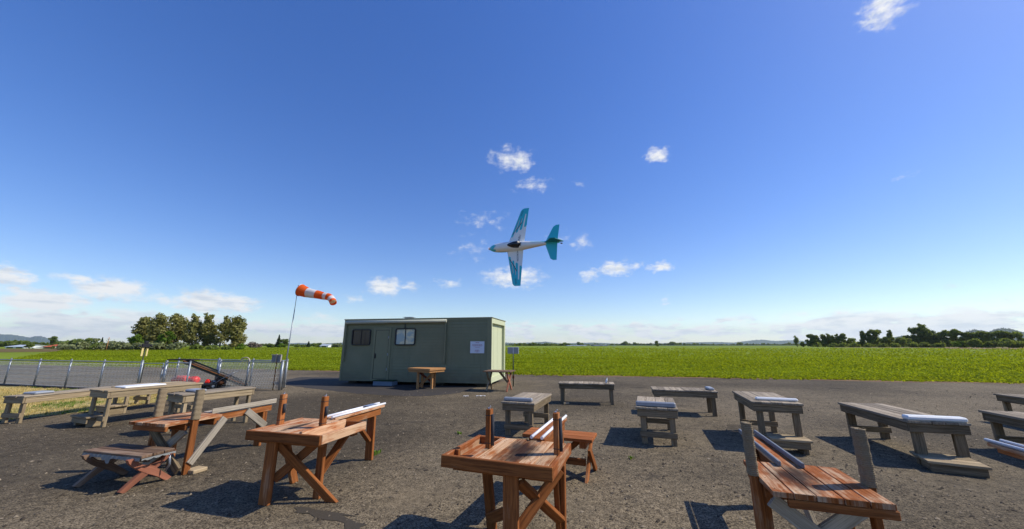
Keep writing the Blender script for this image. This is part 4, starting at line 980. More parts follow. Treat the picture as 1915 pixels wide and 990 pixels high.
# curved-leg stool with a torn cloth under its planks
def scroll_leg(mb, x, y0, y1, z1, th=.045):
    """an X of two curved feet cut from board, standing in the plane x = const"""
    for s in (0, 1):
        P = [(y0, .0), (y0 + (y1 - y0) * .24, z1 * .27), (y0 + (y1 - y0) * .5, z1 * .52), (y0 + (y1 - y0) * .74, z1 * .70), (y1 - (y1 - y0) * .04, z1)]
        if s: P = [(y0 + y1 - p[0], p[1]) for p in P]
        Wd = [.055, .06, .085, .055, .06]
        cl = []
        for i in range(17):
            t = i / 16 * 4; k = min(3, int(t)); f = t - k
            p0, p1 = P[k], P[k + 1]; pm = P[max(0, k - 1)]; pn = P[min(4, k + 2)]
            h_ = lambda a, b, c, d: .5 * (2 * b + (c - a) * f + (2 * a - 5 * b + 4 * c - d) * f * f + (3 * b - a - 3 * c + d) * f ** 3)
            cl.append((h_(pm[0], p0[0], p1[0], pn[0]), max(0, h_(pm[1], p0[1], p1[1], pn[1])), Wd[k] + (Wd[k + 1] - Wd[k]) * f))
        xo = x + (s - .5) * .004; base = len(mb.v); r = random.random()
        for i, (yy_, zz, wd) in enumerate(cl):
            a = cl[max(0, i - 1)]; b_ = cl[min(16, i + 1)]; ty, tz = b_[0] - a[0], b_[1] - a[1]; l = math.hypot(ty, tz) or 1
            ny, nz_ = -tz / l, ty / l
            for (e, dx) in ((-1, -1), (1, -1), (1, 1), (-1, 1)):
                mb.v.append((xo + dx * th / 2, yy_ + ny * e * wd / 2, max(0.0, zz + nz_ * e * wd / 2) if i < 16 else z1))
        for i in range(16):
            for k in range(4):
                k2 = (k + 1) % 4; mb.f.append((base + i * 4 + k, base + i * 4 + k2, base + i * 4 + 4 + k2, base + i * 4 + 4 + k))
                mb.uv.append([(i * .03, k * .1), (i * .03, k * .1 + .1), (i * .03 + .03, k * .1 + .1), (i * .03 + .03, k * .1)]); mb.r.append(r); mb.mi.append(0); mb.sm.append(False)
        for e, o_ in ((0, (3, 2, 1, 0)), (64, (0, 1, 2, 3))):
            mb.f.append(tuple(base + e + k for k in o_)); mb.uv.append([(0, 0), (.05, 0), (.05, .05), (0, .05)]); mb.r.append(r); mb.mi.append(0); mb.sm.append(False)
sl_ = thing('garden_stool', 'small brown plank table with red curved crossed legs, front left', 'table', (-4.651, 4.486, 0), R(-13.6))
q = MB(); H_ = .372
for i in range(3): q.box(-.478 + random.uniform(-.01, .01), .478, .34 * i / 3, .34 * (i + 1) / 3 - .008, H_ - .034, H_)
q.build('table_top', STOOLW, sl_, .005)
q = MB(); scroll_leg(q, .36, -.06, .40, H_ - .036); q.build('leg', REDP, sl_)
q = MB(); scroll_leg(q, -.36, -.06, .40, H_ - .036); q.build('leg', STOOLW, sl_)  # twin of the sunlit red leg, its shade put into a browner colour
q = MB(); q.box(-.335, .335, .15, .19, H_ - .12, H_ - .036); q.build('stretcher', STOOLW, sl_, .004)
cv = MB(); xs_ = np.linspace(-.46, .465, 40)                     # ragged strip hanging along the front edge
dr = [.018 + .075 * max(0, math.sin(i * .45)) * random.uniform(.3, 1) * (1 if 5 < i < 27 else .25) for i in range(40)]
for i in range(39):
    a, b_ = xs_[i], xs_[i + 1]; y0, y1 = -.012 - .006 * math.sin(i * 1.9), -.012 - .006 * math.sin((i + 1) * 1.9)
    cv.poly([(a, y0, H_ - .036 - dr[i]), (b_, y1, H_ - .036 - dr[i + 1]), (b_, y1 + .004, H_ - .022), (a, y0 + .004, H_ - .022)])
cv.build('torn_sheet', CLOTH, sl_); cv = MB()
for i in range(12):
    a, b_ = .34 * i / 12, .34 * (i + 1) / 12; cv.poly([(.488, a, H_ - .052 + .008 * math.sin(i * 2)), (.488, b_, H_ - .052 + .008 * math.sin(i * 2 + 2)), (.486, b_, H_ - .032), (.486, a, H_ - .032)])
cv.build('sheet_edge', CLOTH, sl_)
q = MB()
for X in (.46, .44): q.tube([(X, .30, H_ - .05), (X + .02, .31, .20), (X - .02, .30, .12)], .004, 5)
q.build('hanging_wire', STEEL, sl_)

# ---- beside the hut: hexagon topped table, X legged table, small sign
pt = thing('plywood_table', 'pale plywood topped table standing before the hut wall', 'table', (-3.25, 13.98, 0), R(-32))
q = MB(); zt = .745
for (z0, z1, k) in ((zt - .075, zt, 1.0), (zt - .15, zt - .08, .95)): q.box(-.58 * k, .58 * k, -.42 * k, .42 * k, z0, z1)
q.build('table_top', PLY, pt, .006)
for X, Y in ((-.12, -.30), (.32, -.02), (-.30, .10), (.12, .32)):
    q = MB(); q.box(X - .045, X + .045, Y - .03, Y + .03, 0, zt - .153); q.build('leg', PLY, pt, .004)
q = MB(); q.board((-.13, -.255, .06), (.30, .02, zt - .19), .08, .03, (.55, -.83, 0)); q.build('brace', PLY, pt, .004)
q = MB(); q.board((.31, .06, .20), (-.12, -.215, zt - .17), .07, .03, (.55, -.83, 0)); q.build('brace', wood('dark_red_timber', (.20, .05, .025), (.10, .025, .012)), pt, .004)
xt = thing('picnic_table', 'faded brown table with crossed curved legs at the hut corner', 'table', (-.55, 13.02, 0), R(-14))
q = MB(); zt = .685
for i in range(4): q.box(-.50 + random.uniform(-.01, .01), .52, .20 * i - .05, .20 * (i + 1) - .058, zt - .035, zt)
q.build('table_top', STOOLW, xt, .004)
for X in (.38, -.36):
    q = MB(); scroll_leg(q, X, -.02, .66, zt - .037); q.build('leg', REDP if X > 0 else GREYD, xt)
q = MB(); q.board((.34, .32, .28), (.02, .32, zt - .04), .075, .035, (0, -1, 0)); q.build('brace', GREYD, xt, .004)
sg = thing('small_sign', 'small grey sign board on a thin post right of the hut', 'sign', (.05, 14.6, 0), R(-6))
q = MB(); q.tube([(0, 0, 0), (0, 0, 1.50)], .022, 8); q.build('post', plain('dark_green_steel', (.03, .05, .035), .6, .3), sg)
q = MB(); q.box(-.225, .205, -.035, -.022, 1.25, 1.49); q.build('board', plain('grey_sign_board', (.30, .31, .31), .6, 0, .3, .1), sg, .003)
q = MB(); q.box(-.235, .225, -.04, -.018, 1.49, 1.51); q.box(.205, .222, -.04, -.018, 1.25, 1.49); q.box(-.01, .015, -.046, -.036, 1.25, 1.49); q.build('frame', WHITE, sg, .002)
q = MB(); q.box(-.035, .045, -.04, .04, .30, .42); q.build('clamp', RUST, sg, .004)

# ---- chain link compound
GALV = plain('galvanised_pipe', (.30, .33, .36), .5, .6, .5, .15, 18)
WIRE = plain('fence_wire', (.42, .44, .45), .5, .4, .4, .1, 20)
def chain(name, label, pts, posts, Hf, bottom=True, dark=False, toprail=True, pr=.028):
    a = Vector(pts[0]); b = Vector(pts[1]); L = (b - a).length; dr_ = (b - a) / L
    root = thing(name, label, 'fence', (a.x, a.y, 0), math.atan2(dr_.y, dr_.x))
    for p in posts:
        q = MB(); r = pr * (1.45 if p[1] else 1); q.tube([(p[0], 0, 0), (p[0], 0, Hf + .05)], r, 8); q.tube([(p[0], 0, Hf + .05), (p[0], 0, Hf + .075)], [r * 1.2, r * .5], 8); q.build('post', GALV, root)
    if toprail:
        q = MB(); q.tube([(0, 0, Hf), (L, 0, Hf)], .020, 8); q.build('top_rail', GALV, root)
    pitch = .075; V = []; F = []; nW = int(L / pitch) + 1; step = pitch; wd = .0050
    k = 0
    for i in range(nW):
        x0 = i * pitch
        for (sgn, yo) in ((1, .036), (-1, .040)):
            x, z = x0, .03; n0 = len(V); cnt = 0
            # one straight strand of the weave, folding at the ends of the fence
            zs = np.arange(.03, Hf + .001, pitch)
            for j, zz in enumerate(zs):
                xx_ = x0 + (pitch / 2) * (1 if j % 2 == 0 else 0) * sgn
                if xx_ > L: xx_ = L
                if xx_ < 0: xx_ = 0
                V += [(xx_ - wd, yo, zz), (xx_, yo - wd * 1.4, zz), (xx_ + wd, yo, zz)]
                if j: 
                    b0_ = n0 + (j - 1) * 3
                    for e in range(3):
                        e2 = (e + 1) % 3; F.append((b0_ + e, b0_ + e2, b0_ + 3 + e2, b0_ + 3 + e))
    raw_mesh('mesh_wire', V, F, WIRE, root); return root
f1a, f1b = (-26.5, 9.45 + .274 * 26.5), (-10.94, 9.45 + .274 * 10.94)
Lf = (Vector(f1b) - Vector(f1a)).length
cs = math.cos(math.atan(.274))
def al(x): return (x + 26.5) / cs
fx_ = [-24.6, -22.7, -20.75, -18.85, -17.0, -15.15, -13.2]
def seg(name, label, xa, xb, posts, **kw):
    a = (xa, 9.45 - .274 * xa); b = (xb, 9.45 - .274 * xb); return chain(name, label, (a, b), [((x - xa) / cs, e) for x, e in posts], .99, **kw)
lf = seg('chain_link_fence', 'long chain link fence running left of the gate behind the dry grass', -26.5, -13.2, [(x, x == -13.2) for x in fx_])
q = MB(); q.tube([(0, -.10, .03), (4.0, -.12, .03), (8.0, -.08, .03), (11.5, -.14, .03)], .035, 8); q.build('dark_tube', BLACK, lf)  # dark tube along the foot of the fence
seg('chain_link_fence', 'short chain link fence from the gate to the dark ramp', -12.02, -10.94, [(-12.02, True), (-10.94, False)])
gt = thing('chain_link_gate', 'narrow chain link gate with pipe frame between two thick posts', 'gate', (-13.10, 9.45 + .274 * 13.10, 0), -math.atan(.274))
Lg = 1.0 / cs - .06
q = MB(); q.tube([(0, 0, .06), (0, 0, .95), (Lg, 0, .97), (Lg, 0, .06), (0, 0, .06)], .018, 8); q.build('frame', GALV, gt)
V = []; F = []
for i in range(int(Lg / .075)):
    for sgn in (1, -1):
        n0 = len(V)
        for j, zz in enumerate(np.arange(.08, .96, .075)):
            xx_ = min(Lg, max(0, i * .075 + .0375 + (.0375 if j % 2 == 0 else 0) * sgn)); V += [(xx_ - .003, .02, zz), (xx_, .015, zz), (xx_ + .003, .02, zz)]
            if j:
                for e in range(3): F.append((n0 + j * 3 - 3 + e, n0 + j * 3 - 3 + (e + 1) % 3, n0 + j * 3 + (e + 1) % 3, n0 + j * 3 + e))
raw_mesh('mesh_wire', V, F, WIRE, gt)
q = MB(); q.box(Lg - .03, Lg + .07, -.03, .03, .52, .60); q.box(Lg - .03, Lg + .07, -.03, .03, .82, .86); q.build('latch', GALV, gt, .003)
chain('chain_link_fence', 'chain link fence with thick corner posts below the windsock', ((-11.25, 14.12), (-8.36, 13.36)), [(0, True), (1.42, False), (2.98, True)], .97, pr=.03)
chain('chain_link_fence', 'rear chain link fence behind the dark ramp and red barrel', ((-13.9, 15.25), (-8.6, 14.05)), [(0, False), (2.1, True), (3.8, False), (5.4, False)], 1.0)
# dark ramp trough leaning on the fence
rp = thing('ramp_trough', 'dark ramp with rusty orange edge leaning on the fence', 'ramp', (-10.45, 14.35, 0), 0)
q = MB(); A = Vector((.12, .15, .06)); Bq = Vector((-1.80, -.60, 1.00)); q.board(A, Bq, .46, .05, (0, 0, 1)); q.build('tray', DARKGREEN, rp, .004)
nv = Vector((0, 0, 1)); ax = (Bq - A).normalized(); sv = nv.cross(ax).normalized()
q = MB()
for s in (-1, 1): q.board(A + sv * s * .245, Bq + sv * s * .245, .03, .13, (0, 0, 1))
q.build('side_rail', DARKGREEN, rp, .003)
q = MB(); q.board(A + sv * -.02 + nv * .028, Bq + sv * -.02 + nv * .028, .035, .02, (0, 0, 1)); [q.board(A + sv * s_ * .262 + nv * .03, Bq + sv * s_ * .262 + nv * .03, .012, .03, (0, 0, 1)) for s_ in (-1, 1)]; q.build('rusty_edge', plain('orange_rust', (.36, .15, .05), .8, 0, .2, .3, 10), rp)
q = MB(); q.box(-2.35, -1.45, -.80, -.42, 1.03, 1.075); q.build('top_board', plain('black_timber', (.035, .03, .028), .85, 0, .15, .3, 9), rp, .004)
# red barrels
for (px, py, L_, r_, lab) in ((337, 719, .58, .175, 'longer red barrel lying behind the fence, left of its pair'), (361.5, 719, .27, .16, 'short rounded red barrel at the right end of its pair')):
    p = at(px, py); bo = thing('red_barrel', lab, 'barrel', (p.x, p.y, r_), R(-10), 'red barrels lying in the fenced compound')
    q = MB(); q.tube([(-L_ / 2 - .03, 0, 0), (-L_ / 2, 0, 0), (-L_ * .3, 0, 0), (L_ * .3, 0, 0), (L_ / 2, 0, 0), (L_ / 2 + .05, 0, 0)], [r_ * .6, r_ * .92, r_, r_, r_ * .92, r_ * .5], 16); q.build('shell', RED, bo)
    q = MB(); q.tube([(-L_ * .1, 0, r_ * .95), (-L_ * .1, 0, r_ * 1.08)], .035, 8); q.build('cap', BLACK, bo)
# mower
p = at(390, 727); mw = thing('lawn_mower', 'small black mower with red engine behind the fence', 'mower', (p.x, p.y, 0), R(20))
q = MB(); q.box(-.30, .25, -.22, .22, .10, .20); q.build('deck', BLACK, mw, .03)
q = MB(); q.box(-.13, .02, -.09, .09, .20, .29); q.tube([(-.06, 0, .29), (-.06, 0, .34)], [.08, .06], 12); q.build('engine', RED, mw, .02)
for X in (-.25, .22):
    for Y in (-.25, .25):
        q = MB(); q.tube([(X, Y - .025, .10), (X, Y + .025, .10)], .10, 14); wo = q.build('wheel', BLACK, mw); q = MB(); q.tube([(X, Y - .03, .10), (X, Y + .03, .10)], .045, 10); q.build('rim', STEEL, wo)
q = MB(); q.tube([(.2, -.18, .18), (.70, -.18, .55), (.78, -.18, .58), (.78, .18, .58), (.70, .18, .55), (.2, .18, .18)], .012, 6); q.build('handle', STEEL, mw)
p = at(408, 726); q = thing('engine_stand', 'jumble of dark metal engine parts on a low frame by the mower', 'machine', (p.x, p.y, 0), R(-15)); es = q
q = MB(); q.box(-.35, .35, -.18, -.14, .05, .10); q.box(-.35, .35, .14, .18, .05, .10); q.box(-.35, -.31, -.14, .14, .05, .10); q.build('frame', BLACK, es, .004)
for k, (X, Y, Z) in enumerate(((-.2, 0, .22), (.0, .05, .30), (.18, -.03, .2), (.05, -.1, .16))):
    q = MB(); q.tube([(X, Y - .12, Z), (X, Y + .12, Z)], .07 + .02 * (k % 2), 10); q.build('cylinder', (STEEL, BLACK, RUST, BLACK)[k], es)
q = MB(); q.tube([(-.25, 0, .1), (-.1, .0, .38), (.2, 0, .36), (.32, 0, .1)], .018, 6); q.build('guard', BLACK, es)
# windsock
WS = Vector((-8.27, 13.45, 0))
wk = thing('windsock', 'orange and white windsock on a thin leaning pole', 'windsock', WS, 0)
ptop = Vector((.03, 0, 3.83))
q = MB(); q.tube([(-.06, 0, 0), (-.02, 0, 1.6), (.015, 0, 2.9)], [.024, .020, .015], 8); q.tube([(.012, 0, 2.85), ptop], .010, 6); q.build('pole', GALV, wk)
q = MB(); q.tube([ptop, ptop + Vector((.10, 0, .01))], .011, 6); q.tube([ptop + Vector((0, 0, -.02)), ptop + Vector((0, 0, -.36))], .014, 6); q.build('swivel', STEEL, wk)
ORG = leaf_mat('orange_nylon', (.80, .13, .025), (.80, .13, .025), .25, .6); WHN = leaf_mat('white_nylon', (.72, .72, .74), (.72, .72, .74), .25, .6)
def sockp(x, y, dy=0): v = at_depth(x, y, WS.y + dy); return v - WS
path = [sockp(562, 543, 0), sockp(570, 546, -.02), sockp(578, 548, -.03), sockp(592, 551, -.06), sockp(604, 553.5, -.08), sockp(611, 554.5, -.10), sockp(617, 557, -.14), sockp(621, 561.5, -.20), sockp(623.5, 566.5, -.29)]
rad = [.235, .205, .178, .158, .142, .134, .128, .124, .122]
dense = []; dr2 = []
for i in range(len(path) - 1):
    for k in range(4):
        f = k / 4; a, b_ = path[max(0, i - 1)], path[min(len(path) - 1, i + 2)]
        dense.append(.5 * (2 * path[i] + (path[i + 1] - a) * f + (2 * a - 5 * path[i] + 4 * path[i + 1] - b_) * f * f + (3 * path[i] - a - 3 * path[i + 1] + b_) * f ** 3)); dr2.append(rad[i] + (rad[i + 1] - rad[i]) * f)
dense.append(path[-1]); dr2.append(rad[-1])
bands = [(0, 7, 0), (7, 12, 1), (12, 17, 0), (17, 21, 1), (21, 25, 0), (25, 29, 1), (29, 32, 0)]
def sock(i0, i1):
    q = MB(); seg_ = 20; prev = Vector((0, 0, 1)); rings = []
    for i in range(len(dense)):
        a = (dense[min(i + 1, len(dense) - 1)] - dense[max(i - 1, 0)]).normalized(); u = (prev - a * prev.dot(a)).normalized(); prev = u; w_ = a.cross(u)
        rings.append([dense[i] + (u * math.cos(t) + w_ * math.sin(t)) * dr2[i] * (1 + .03 * math.sin(3 * t + i * .6)) for t in [2 * math.pi * k / seg_ for k in range(seg_)]])
    for i in range(i0, i1):
        for k in range(seg_):
            k2 = (k + 1) % seg_; q.poly([rings[i][k], rings[i][k2], rings[i + 1][k2], rings[i + 1][k]], smooth=True)
    return q
for i0, i1, c_ in bands:
    o_ = sock(i0, i1).build('cloth_band', WHN if c_ else ORG, wk)
q = MB(); ring = []
a = (dense[1] - dense[0]).normalized(); u = Vector((0, 0, 1)); u = (u - a * u.dot(a)).normalized(); w_ = a.cross(u)
q.tube([dense[0] + (u * math.cos(t) + w_ * math.sin(t)) * .237 for t in np.linspace(0, 2 * math.pi, 25)], .008, 6); q.tube([ptop + Vector((.1, 0, .01)), dense[0] + u * .2], .005, 5); q.tube([ptop + Vector((.02, 0, -.3)), dense[0] - u * .2], .005, 5); q.build('hoop', STEEL, wk)
# box-backed sign at the fence corner, rope coil on the rail, marker post
bs = thing('boxed_sign', 'back of a small grey framed sign on the fence corner', 'sign', (-8.62, 13.36, 0), R(-12))
q = MB(); q.box(-.21, .21, .0, .03, .99, 1.24); q.build('board', plain('grey_plywood_back', (.22, .23, .24), .8, 0, .2, .35, 7), bs, .003)
q = MB(); q.box(-.215, .215, -.03, -.002, 1.215, 1.25); q.box(.18, .215, -.03, -.002, .99, 1.215); q.box(-.01, .03, -.04, -.003, .98, 1.27); q.build('frame', RAW, bs, .003)
q = MB(); q.tube([(-.02, .05, 0), (-.02, .05, 1.2)], .016, 6); q.build('stake', RUST, bs)
cl = at_depth(460.5, 678, 13.72)
q = MB()
for k in range(5):
    P = []
    for t in np.linspace(0, 2 * math.pi, 25):
        r_ = .155 + .008 * math.sin(k * 2.1); P.append((r_ * math.cos(t) * 1.0 + .004 * k, -.055 + .006 * math.sin(t * 3 + k) - .011 * k, r_ * (.72 * math.sin(t) if math.sin(t) > 0 else .30 * math.sin(t)) + .006 * math.sin(k * 1.7)))
    q.tube(P, .011, 6, caps=False)
co_ = q.build('rope_coil', ROPEW, None, loc=(cl.x, cl.y, 1.02)); tag(co_, 'pale coil of rope hung over the fence rail', 'rope')
mp = at_depth(274.5, 677, 13.07)
mk = thing('marker_post', 'thin post with two yellow boards and a dark head above the fence', 'post', (-13.24, 13.10, 0), R(52))
q = MB(); q.tube([(0, .03, 0), (.0, .03, 1.62)], .014, 6); q.build('pole', BLACK, mk)
for x0, x1, z0, z1 in ((-.085, -.035, 1.20, 1.50), (.045, .085, 1.20, 1.46)):
    q = MB(); q.box(x0, x1, .0, .012, z0, z1); q.build('yellow_board', YEL, mk, .002)
q = MB(); q.box(-.10, .11, -.03, .07, 1.50, 1.64); q.box(-.05, .06, -.02, .06, 1.64, 1.73); q.build('head', BLACK, mk, .015)
for s in (-1, 1):
    q = MB(); q.tube([(s * .12, .02, 1.55), (s * .17, .02, 1.57)], [.03, .045], 8); q.build('cup', BLACK, mk)

# ---- small things on the yard
q = MB(); q.tube([(0, 0, 0), (.02, 0, .075), (.035, 0, .12)], [.024, .024, .012], 10); q.tube([(.035, 0, .12), (.042, 0, .145)], .010, 8)
tag(q.build('bottle', plain('pale_plastic_bottle', (.55, .62, .70), .3, 0, .5), None, loc=(2.62, 10.33, .552)), 'small white bottle leaning on top of the lone low grey bench', 'bottle')
cp = at(1054, 757); q = MB(); q.board((0, 0, .03), (.14, .03, .035), .07, .05, (.2, .1, 1)); tag(q.build('wood_offcut', TAN, None, .004, loc=(cp.x, cp.y, 0)), 'pale wood offcut on the gravel by the lone low bench', 'offcut')
for k, (px, py, w_, lab) in enumerate(((871, 741.5, .17, 'short white paper scrap on the gravel before the hut, left one'), (899, 741.2, .30, 'long white paper scrap on the gravel before the hut, right one'))):
    p = at(px, py); q = MB(); n_ = 6
    for i in range(n_):
        a, b_ = -w_ / 2 + w_ * i / n_, -w_ / 2 + w_ * (i + 1) / n_; q.poly([(a, -.05 + .01 * (i % 2), .006 + .006 * (i % 3)), (b_, -.05 + .01 * ((i + 1) % 2), .006 + .006 * ((i + 1) % 3)), (b_, .05, .008 + .005 * ((i + 1) % 2)), (a, .05, .008 + .005 * (i % 2))])
    tag(q.build('paper_scrap', WHITE, None, loc=(p.x, p.y, .002)), lab, 'litter', 'paper scraps on the gravel')
for px, py, r_, lab in ((1180, 858, .05, 'green weed sprouting from the gravel in the middle right'), (703, 850, .08, 'weed tuft beside the end leg of the foil railed stand'), (860, 812, .06, 'pale weed tuft behind the tray of the middle stand'), (1248, 770, .05, 'weed between the narrow bench and the long padded bench')):
    p = at(px, py); n_ = 26; a_ = rng.uniform(0, 6.28, n_); rr = r_ * rng.uniform(0, 1, n_)
    V, F, rn = blades(np.stack([np.cos(a_) * rr, np.sin(a_) * rr, np.zeros(n_)], 1), 1, np.full(n_, r_ * .9), np.full(n_, r_ * .25), 1.0, np.full(n_, .01))
    o_ = raw_mesh('weed', V, F, GREEN, rnd=rn); o_.location = (p.x, p.y, .0); tag(o_, lab, 'weed', 'weeds in the gravel')
# the aeroplane's cast shadow, painted on the gravel as a darker sheet
m, g = new_mat('shadowed_gravel'); tc = g.n('ShaderNodeTexCoord', 3); nz = g.noise(tc, 110, 4, .7)
finish(g, g.mix(nz, (.020, .016, .011), (.088, .070, .046)), .8, g.bump(nz, .5, .006), .35); PLANE_SHADE = m
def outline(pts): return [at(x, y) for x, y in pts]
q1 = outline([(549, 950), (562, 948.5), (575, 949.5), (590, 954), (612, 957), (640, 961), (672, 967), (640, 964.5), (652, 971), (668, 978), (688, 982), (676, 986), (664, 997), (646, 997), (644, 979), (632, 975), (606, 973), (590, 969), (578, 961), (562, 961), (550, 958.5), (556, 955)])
sheet('painted_plane_shadow', q1, PLANE_SHADE, .004); 

# ================================================================== MODEL AEROPLANE
TEAL = plain('teal_film', (.035, .52, .60), .35, 0, .5, .06, 8)
TEALD = plain('darker_teal_film', (.012, .22, .23), .4, 0, .5, .06, 8)
PWHITE = plain('white_foam_skin', (.86, .85, .80), .45, 0, .4, .06, 8)
STRIPE = plain('dark_grey_trim', (.10, .10, .11), .5, 0, .3)
SPIN = plain('pale_pink_spinner', (.62, .50, .50), .4, 0, .4)
CANO = plain('black_canopy', (.012, .012, .014), .25, 0, .5)
MARK = plain('dark_marking', (.05, .06, .10), .6, 0, .2)
c0 = at_depth(966, 461, 3.15); view = (c0 - Vector((0, 0, EYE))).normalized()
rt = Vector((1, 0, 0)); rt = (rt - view * rt.dot(view)).normalized(); upi = rt.cross(view).normalized()
Fv = (rt * -.87 + upi * -.085 + view * .48).normalized()           # nose
Rv = rt * .09 + upi * .92 + view * .37; Rv = (Rv - Fv * Rv.dot(Fv)).normalized()      # right wing
Uv = Fv.cross(Rv); Uv = Uv if Uv.dot(view) < 0 else -Uv
sc = (c0 - Vector((0, 0, EYE))).length / math.sqrt(FOC ** 2 + (966 - PX) ** 2 + (461 - PY) ** 2)      # metres per picture unit at the model's distance
pl = bpy.data.objects.new('model_aeroplane', None); COL.objects.link(pl)
tag(pl, 'teal and white model aeroplane banked on its wingtip in the blue sky', 'model aeroplane')
M = Matrix((( -Fv.x, Rv.x, Uv.x, 0), (-Fv.y, Rv.y, Uv.y, 0), (-Fv.z, Rv.z, Uv.z, 0), (0, 0, 0, 1)))
M = M @ Matrix.Scale(sc, 4); pl.matrix_world = Matrix.Translation(c0) @ M
XS = 1.17                                                            # foreshortening of the fuselage axis
def ax_(x): return (x - 54) * XS                                     # x: units aft of the nose, origin at the wing
st_ = [(5, 3.4, 3.4, 0), (7, 4.8, 4.8, 0), (10, 6.2, 6.4, 0), (15, 7.6, 8.0, 0), (22, 8.6, 9.2, .2), (32, 9.2, 10, .5), (45, 9.2, 10.4, .6), (60, 8.6, 9.6, .6), (72, 7.2, 8.0, .8), (85, 5.6, 6.2, 1.2), (100, 3.9, 4.6, 1.6), (115, 2.5, 3.2, 1.8), (128, 1.5, 2.2, 1.8)]
mb = MB(); sg_ = 20
ring = [[(ax_(x), math.copysign(abs(math.cos(t)) ** .85, math.cos(t)) * hy, zc + math.copysign(abs(math.sin(t)) ** .85, math.sin(t)) * hz) for t in [2 * math.pi * k / sg_ for k in range(sg_)]] for (x, hy, hz, zc) in st_]
fine = []; stx = []
for i in range(len(ring) - 1):
    for k in range(4):
        f = k / 4; fine.append([tuple(a + (b - a) * f for a, b in zip(p, q_)) for p, q_ in zip(ring[i], ring[i + 1])]); stx.append(st_[i][0] + (st_[i + 1][0] - st_[i][0]) * f)
fine.append(ring[-1]); stx.append(128)
for i in range(len(fine) - 1):
    for k in range(sg_):
        k2 = (k + 1) % sg_; ang = 360 * (k + .5) / sg_; xm = stx[i]
        m_ = 0
        if xm < 16 + 2 * math.sin(k * 1.9): m_ = 1
        elif xm > 104: m_ = 1
        elif xm > 80 + 9 * (k % 3) and 10 < ang < 80: m_ = 1
        elif 16 <= xm < 34 and (ang > 175 and ang < 215): m_ = 1
        mb.poly([fine[i][k], fine[i][k2], fine[i + 1][k2], fine[i + 1][k]], m=m_, smooth=True)
mb.poly(fine[0][::-1], m=1); mb.poly(fine[-1], m=1)
mb.build('fuselage', [PWHITE, TEAL], pl)
q = MB(); q.tube([(ax_(5), 0, 0), (ax_(2.5), 0, 0), (ax_(.8), 0, 0), (ax_(0), 0, 0)], [3.3, 2.5, 1.3, .3], 14); q.build('spinner', SPIN, pl)
q = MB(); bl = []
for s in (-1, 1):
    P = [(ax_(3.6), 0, 0), (ax_(3.2), s * 1.2, 3.2), (ax_(3.6), s * 1.6, 6.5)]
q.board((ax_(3.5), .6, -7), (ax_(3.5), -.6, 7), 1.4, .35, (1, .4, 0)); q.build('propeller', SPIN, pl)
q = MB(); N1, N2 = 14, 12                                            # canopy bubble, pointed in front and blunt behind
def cpt(i, k):
    u_ = i / N1; x = ax_(37 + 29 * u_); wv_ = 6.6 * (math.sin(min(1, u_ * 1.35) * math.pi / 2) ** .8) * (1 if u_ < .92 else .55); a = math.pi * k / N2
    return (x, math.cos(a) * wv_, 7.6 + math.sin(a) * wv_ * 1.2)
for i in range(N1):
    for k in range(N2): q.poly([cpt(i, k), cpt(i + 1, k), cpt(i + 1, k + 1), cpt(i, k + 1)], smooth=True)
q.poly([cpt(N1, k) for k in range(N2 + 1)]); q.build('canopy', CANO, pl)
def surf(name, side, root_y, tip_y, le0, le1, te0, te1, tk, mats, pattern, z0=0.0, dih=0.0, ns=60, nc=26):
    mb = MB()
    def pt(s, c, top):
        y = root_y + (tip_y - root_y) * s; rd = max(0, (s - .93) / .07); l = le0 + (le1 - le0) * s + rd ** 2 * 3.2; t = te0 + (te1 - te0) * s
        x = l + (t - l) * c; th_ = tk * (1 - .55 * s) * (1 - .7 * rd ** 2) * (2.6 * (math.sqrt(c) * .9 - c * .75 - .15 * c * c))
        return (ax_(x), side * y, z0 + dih * y + (th_ if top else -th_ * .6))
    for i in range(ns):
        for j in range(nc):
            m_ = pattern((i + .5) / ns, (j + .5) / nc)
            a = [pt(i / ns, j / nc, True), pt((i + 1) / ns, j / nc, True), pt((i + 1) / ns, (j + 1) / nc, True), pt(i / ns, (j + 1) / nc, True)]
            b = [pt(i / ns, j / nc, False), pt((i + 1) / ns, j / nc, False), pt((i + 1) / ns, (j + 1) / nc, False), pt(i / ns, (j + 1) / nc, False)]
            mb.poly(a if side > 0 else a[::-1], m=m_, smooth=True); mb.poly(b[::-1] if side > 0 else b, m=m_, smooth=True)
    mb.poly([pt(1, j / nc, True) for j in range(nc + 1)] + [pt(1, j / nc, False) for j in range(nc, -1, -1)], m=pattern(.99, .5))
    return mb.build(name, mats, pl), pt
def drips(s, c):
    if .04 < s < .95 and abs(c - .775) < .012: return 2
    if c < .045 and s < .8: return 2
    dc = .10 + (s - .28) / .32 * .46
    if .26 < s < .62 and abs(c - dc) < .035: return 2
    fing = ((.0, .20, .20), (.27, .42, .31), (.49, .68, .38), (.80, .97, .46)); gaps = ((.20, .27, .66), (.42, .49, .72), (.68, .80, .84), (.97, 1.01, .5))
    for a, b, e in fing:
        if a <= c < b:
            mid_ = (a + b) / 2; rnd_ = .03 * ((c - mid_) / ((b - a) / 2)) ** 2
            return 1 if s > e + rnd_ else 0
    for a, b, e in gaps:
        if a <= c < b: return 1 if s > e else (2 if s > e - .25 and b < .8 and abs(c - a) < .03 else 0)
    return 0
wr, ptr = surf('wing', 1, 5, 77.5, 36, 56, 66, 69.5, 3.0, [PWHITE, TEAL, STRIPE], drips, -2.5, .04)
wl, ptl = surf('wing', -1, 5, 77.5, 36, 56, 66, 69.5, 3.0, [PWHITE, TEAL, STRIPE], drips, -2.5, .04)
allteal = lambda s, c: 0
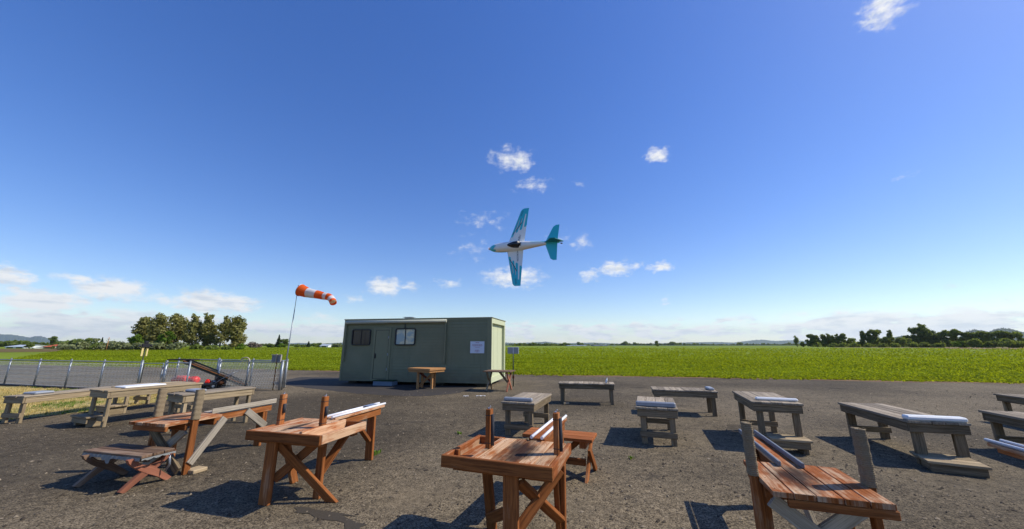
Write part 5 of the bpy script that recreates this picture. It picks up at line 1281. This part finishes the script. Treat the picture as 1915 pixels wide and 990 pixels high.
surf('tailplane', 1, 1, 33.5, 104.5, 117, 125, 126, 1.6, [TEAL], allteal, 2.0, 0, 10, 8); surf('tailplane', -1, 1, 33.5, 104.5, 117, 125, 126, 1.6, [TEAL], allteal, 2.0, 0, 10, 8)
q = MB(); P = [(103, 3.5), (112, 12), (117, 18.5), (120, 20.5), (127, 19.5), (132, 10), (135, 3.0), (128, 2.0)]
for s in (-1, 1):
    pp_ = [(ax_(x), s * .7, z) for x, z in P]; q.poly(pp_ if s > 0 else pp_[::-1])
for i in range(len(P)):
    a, b = P[i], P[(i + 1) % len(P)]; q.poly([(ax_(a[0]), .7, a[1]), (ax_(b[0]), .7, b[1]), (ax_(b[0]), -.7, b[1]), (ax_(a[0]), -.7, a[1])])
q.build('fin', TEALD, pl)
q = MB(); q.tube([(ax_(124), 0, 0), (ax_(128), 0, -4), (ax_(129), 0, -5)], [.5, .5, .5], 6); q.tube([(ax_(129), -.6, -5.5), (ax_(129), .6, -5.5)], [1.8, 1.8], 10); q.build('tail_wheel', BLACK, pl)
# small lettering on the wings
def lettering(name, body, size, wing, pt, s, c, side, mat, flip):
    cu = bpy.data.curves.new(name, 'FONT'); cu.body = body; cu.size = size; cu.align_x = 'CENTER'; cu.align_y = 'CENTER'; cu.extrude = .05
    tmp = bpy.data.objects.new(name, cu); COL.objects.link(tmp); dg = bpy.context.evaluated_depsgraph_get()
    me = bpy.data.meshes.new_from_object(tmp.evaluated_get(dg)); bpy.data.objects.remove(tmp); me.name = name
    o = bpy.data.objects.new(name, me); COL.objects.link(o); o.parent = wing; me.materials.clear(); me.materials.append(mat)
    p = Vector(pt(s, c, True)); p1 = Vector(pt(s + .05, c, True)); p2 = Vector(pt(s, c + .05, True)); X = (p1 - p).normalized() * flip
    Zn = Vector((0, 0, 1)); Zn = (p2 - p).cross(p1 - p); Zn = Zn.normalized(); Zn = Zn if Zn.z > 0 else -Zn; Y = Zn.cross(X)
    o.matrix_local = Matrix(((X.x, Y.x, Zn.x, p.x), (X.y, Y.y, Zn.y, p.y), (X.z, Y.z, Zn.z, p.z), (0, 0, 0, 1))) @ Matrix.Translation((0, 0, .12))
lettering('lettering', 'HORIZON', 4.6, wl, ptl, .20, .66, -1, MARK, 1)
lettering('lettering', 'HABU', 6.0, wr, ptr, .14, .66, 1, MARK, 1)
lettering('lettering', 'EFLITE', 3.6, wl, ptl, .88, .45, -1, MARK, 1)
lettering('lettering', 'EFLITE', 3.6, wr, ptr, .86, .30, 1, MARK, 1)
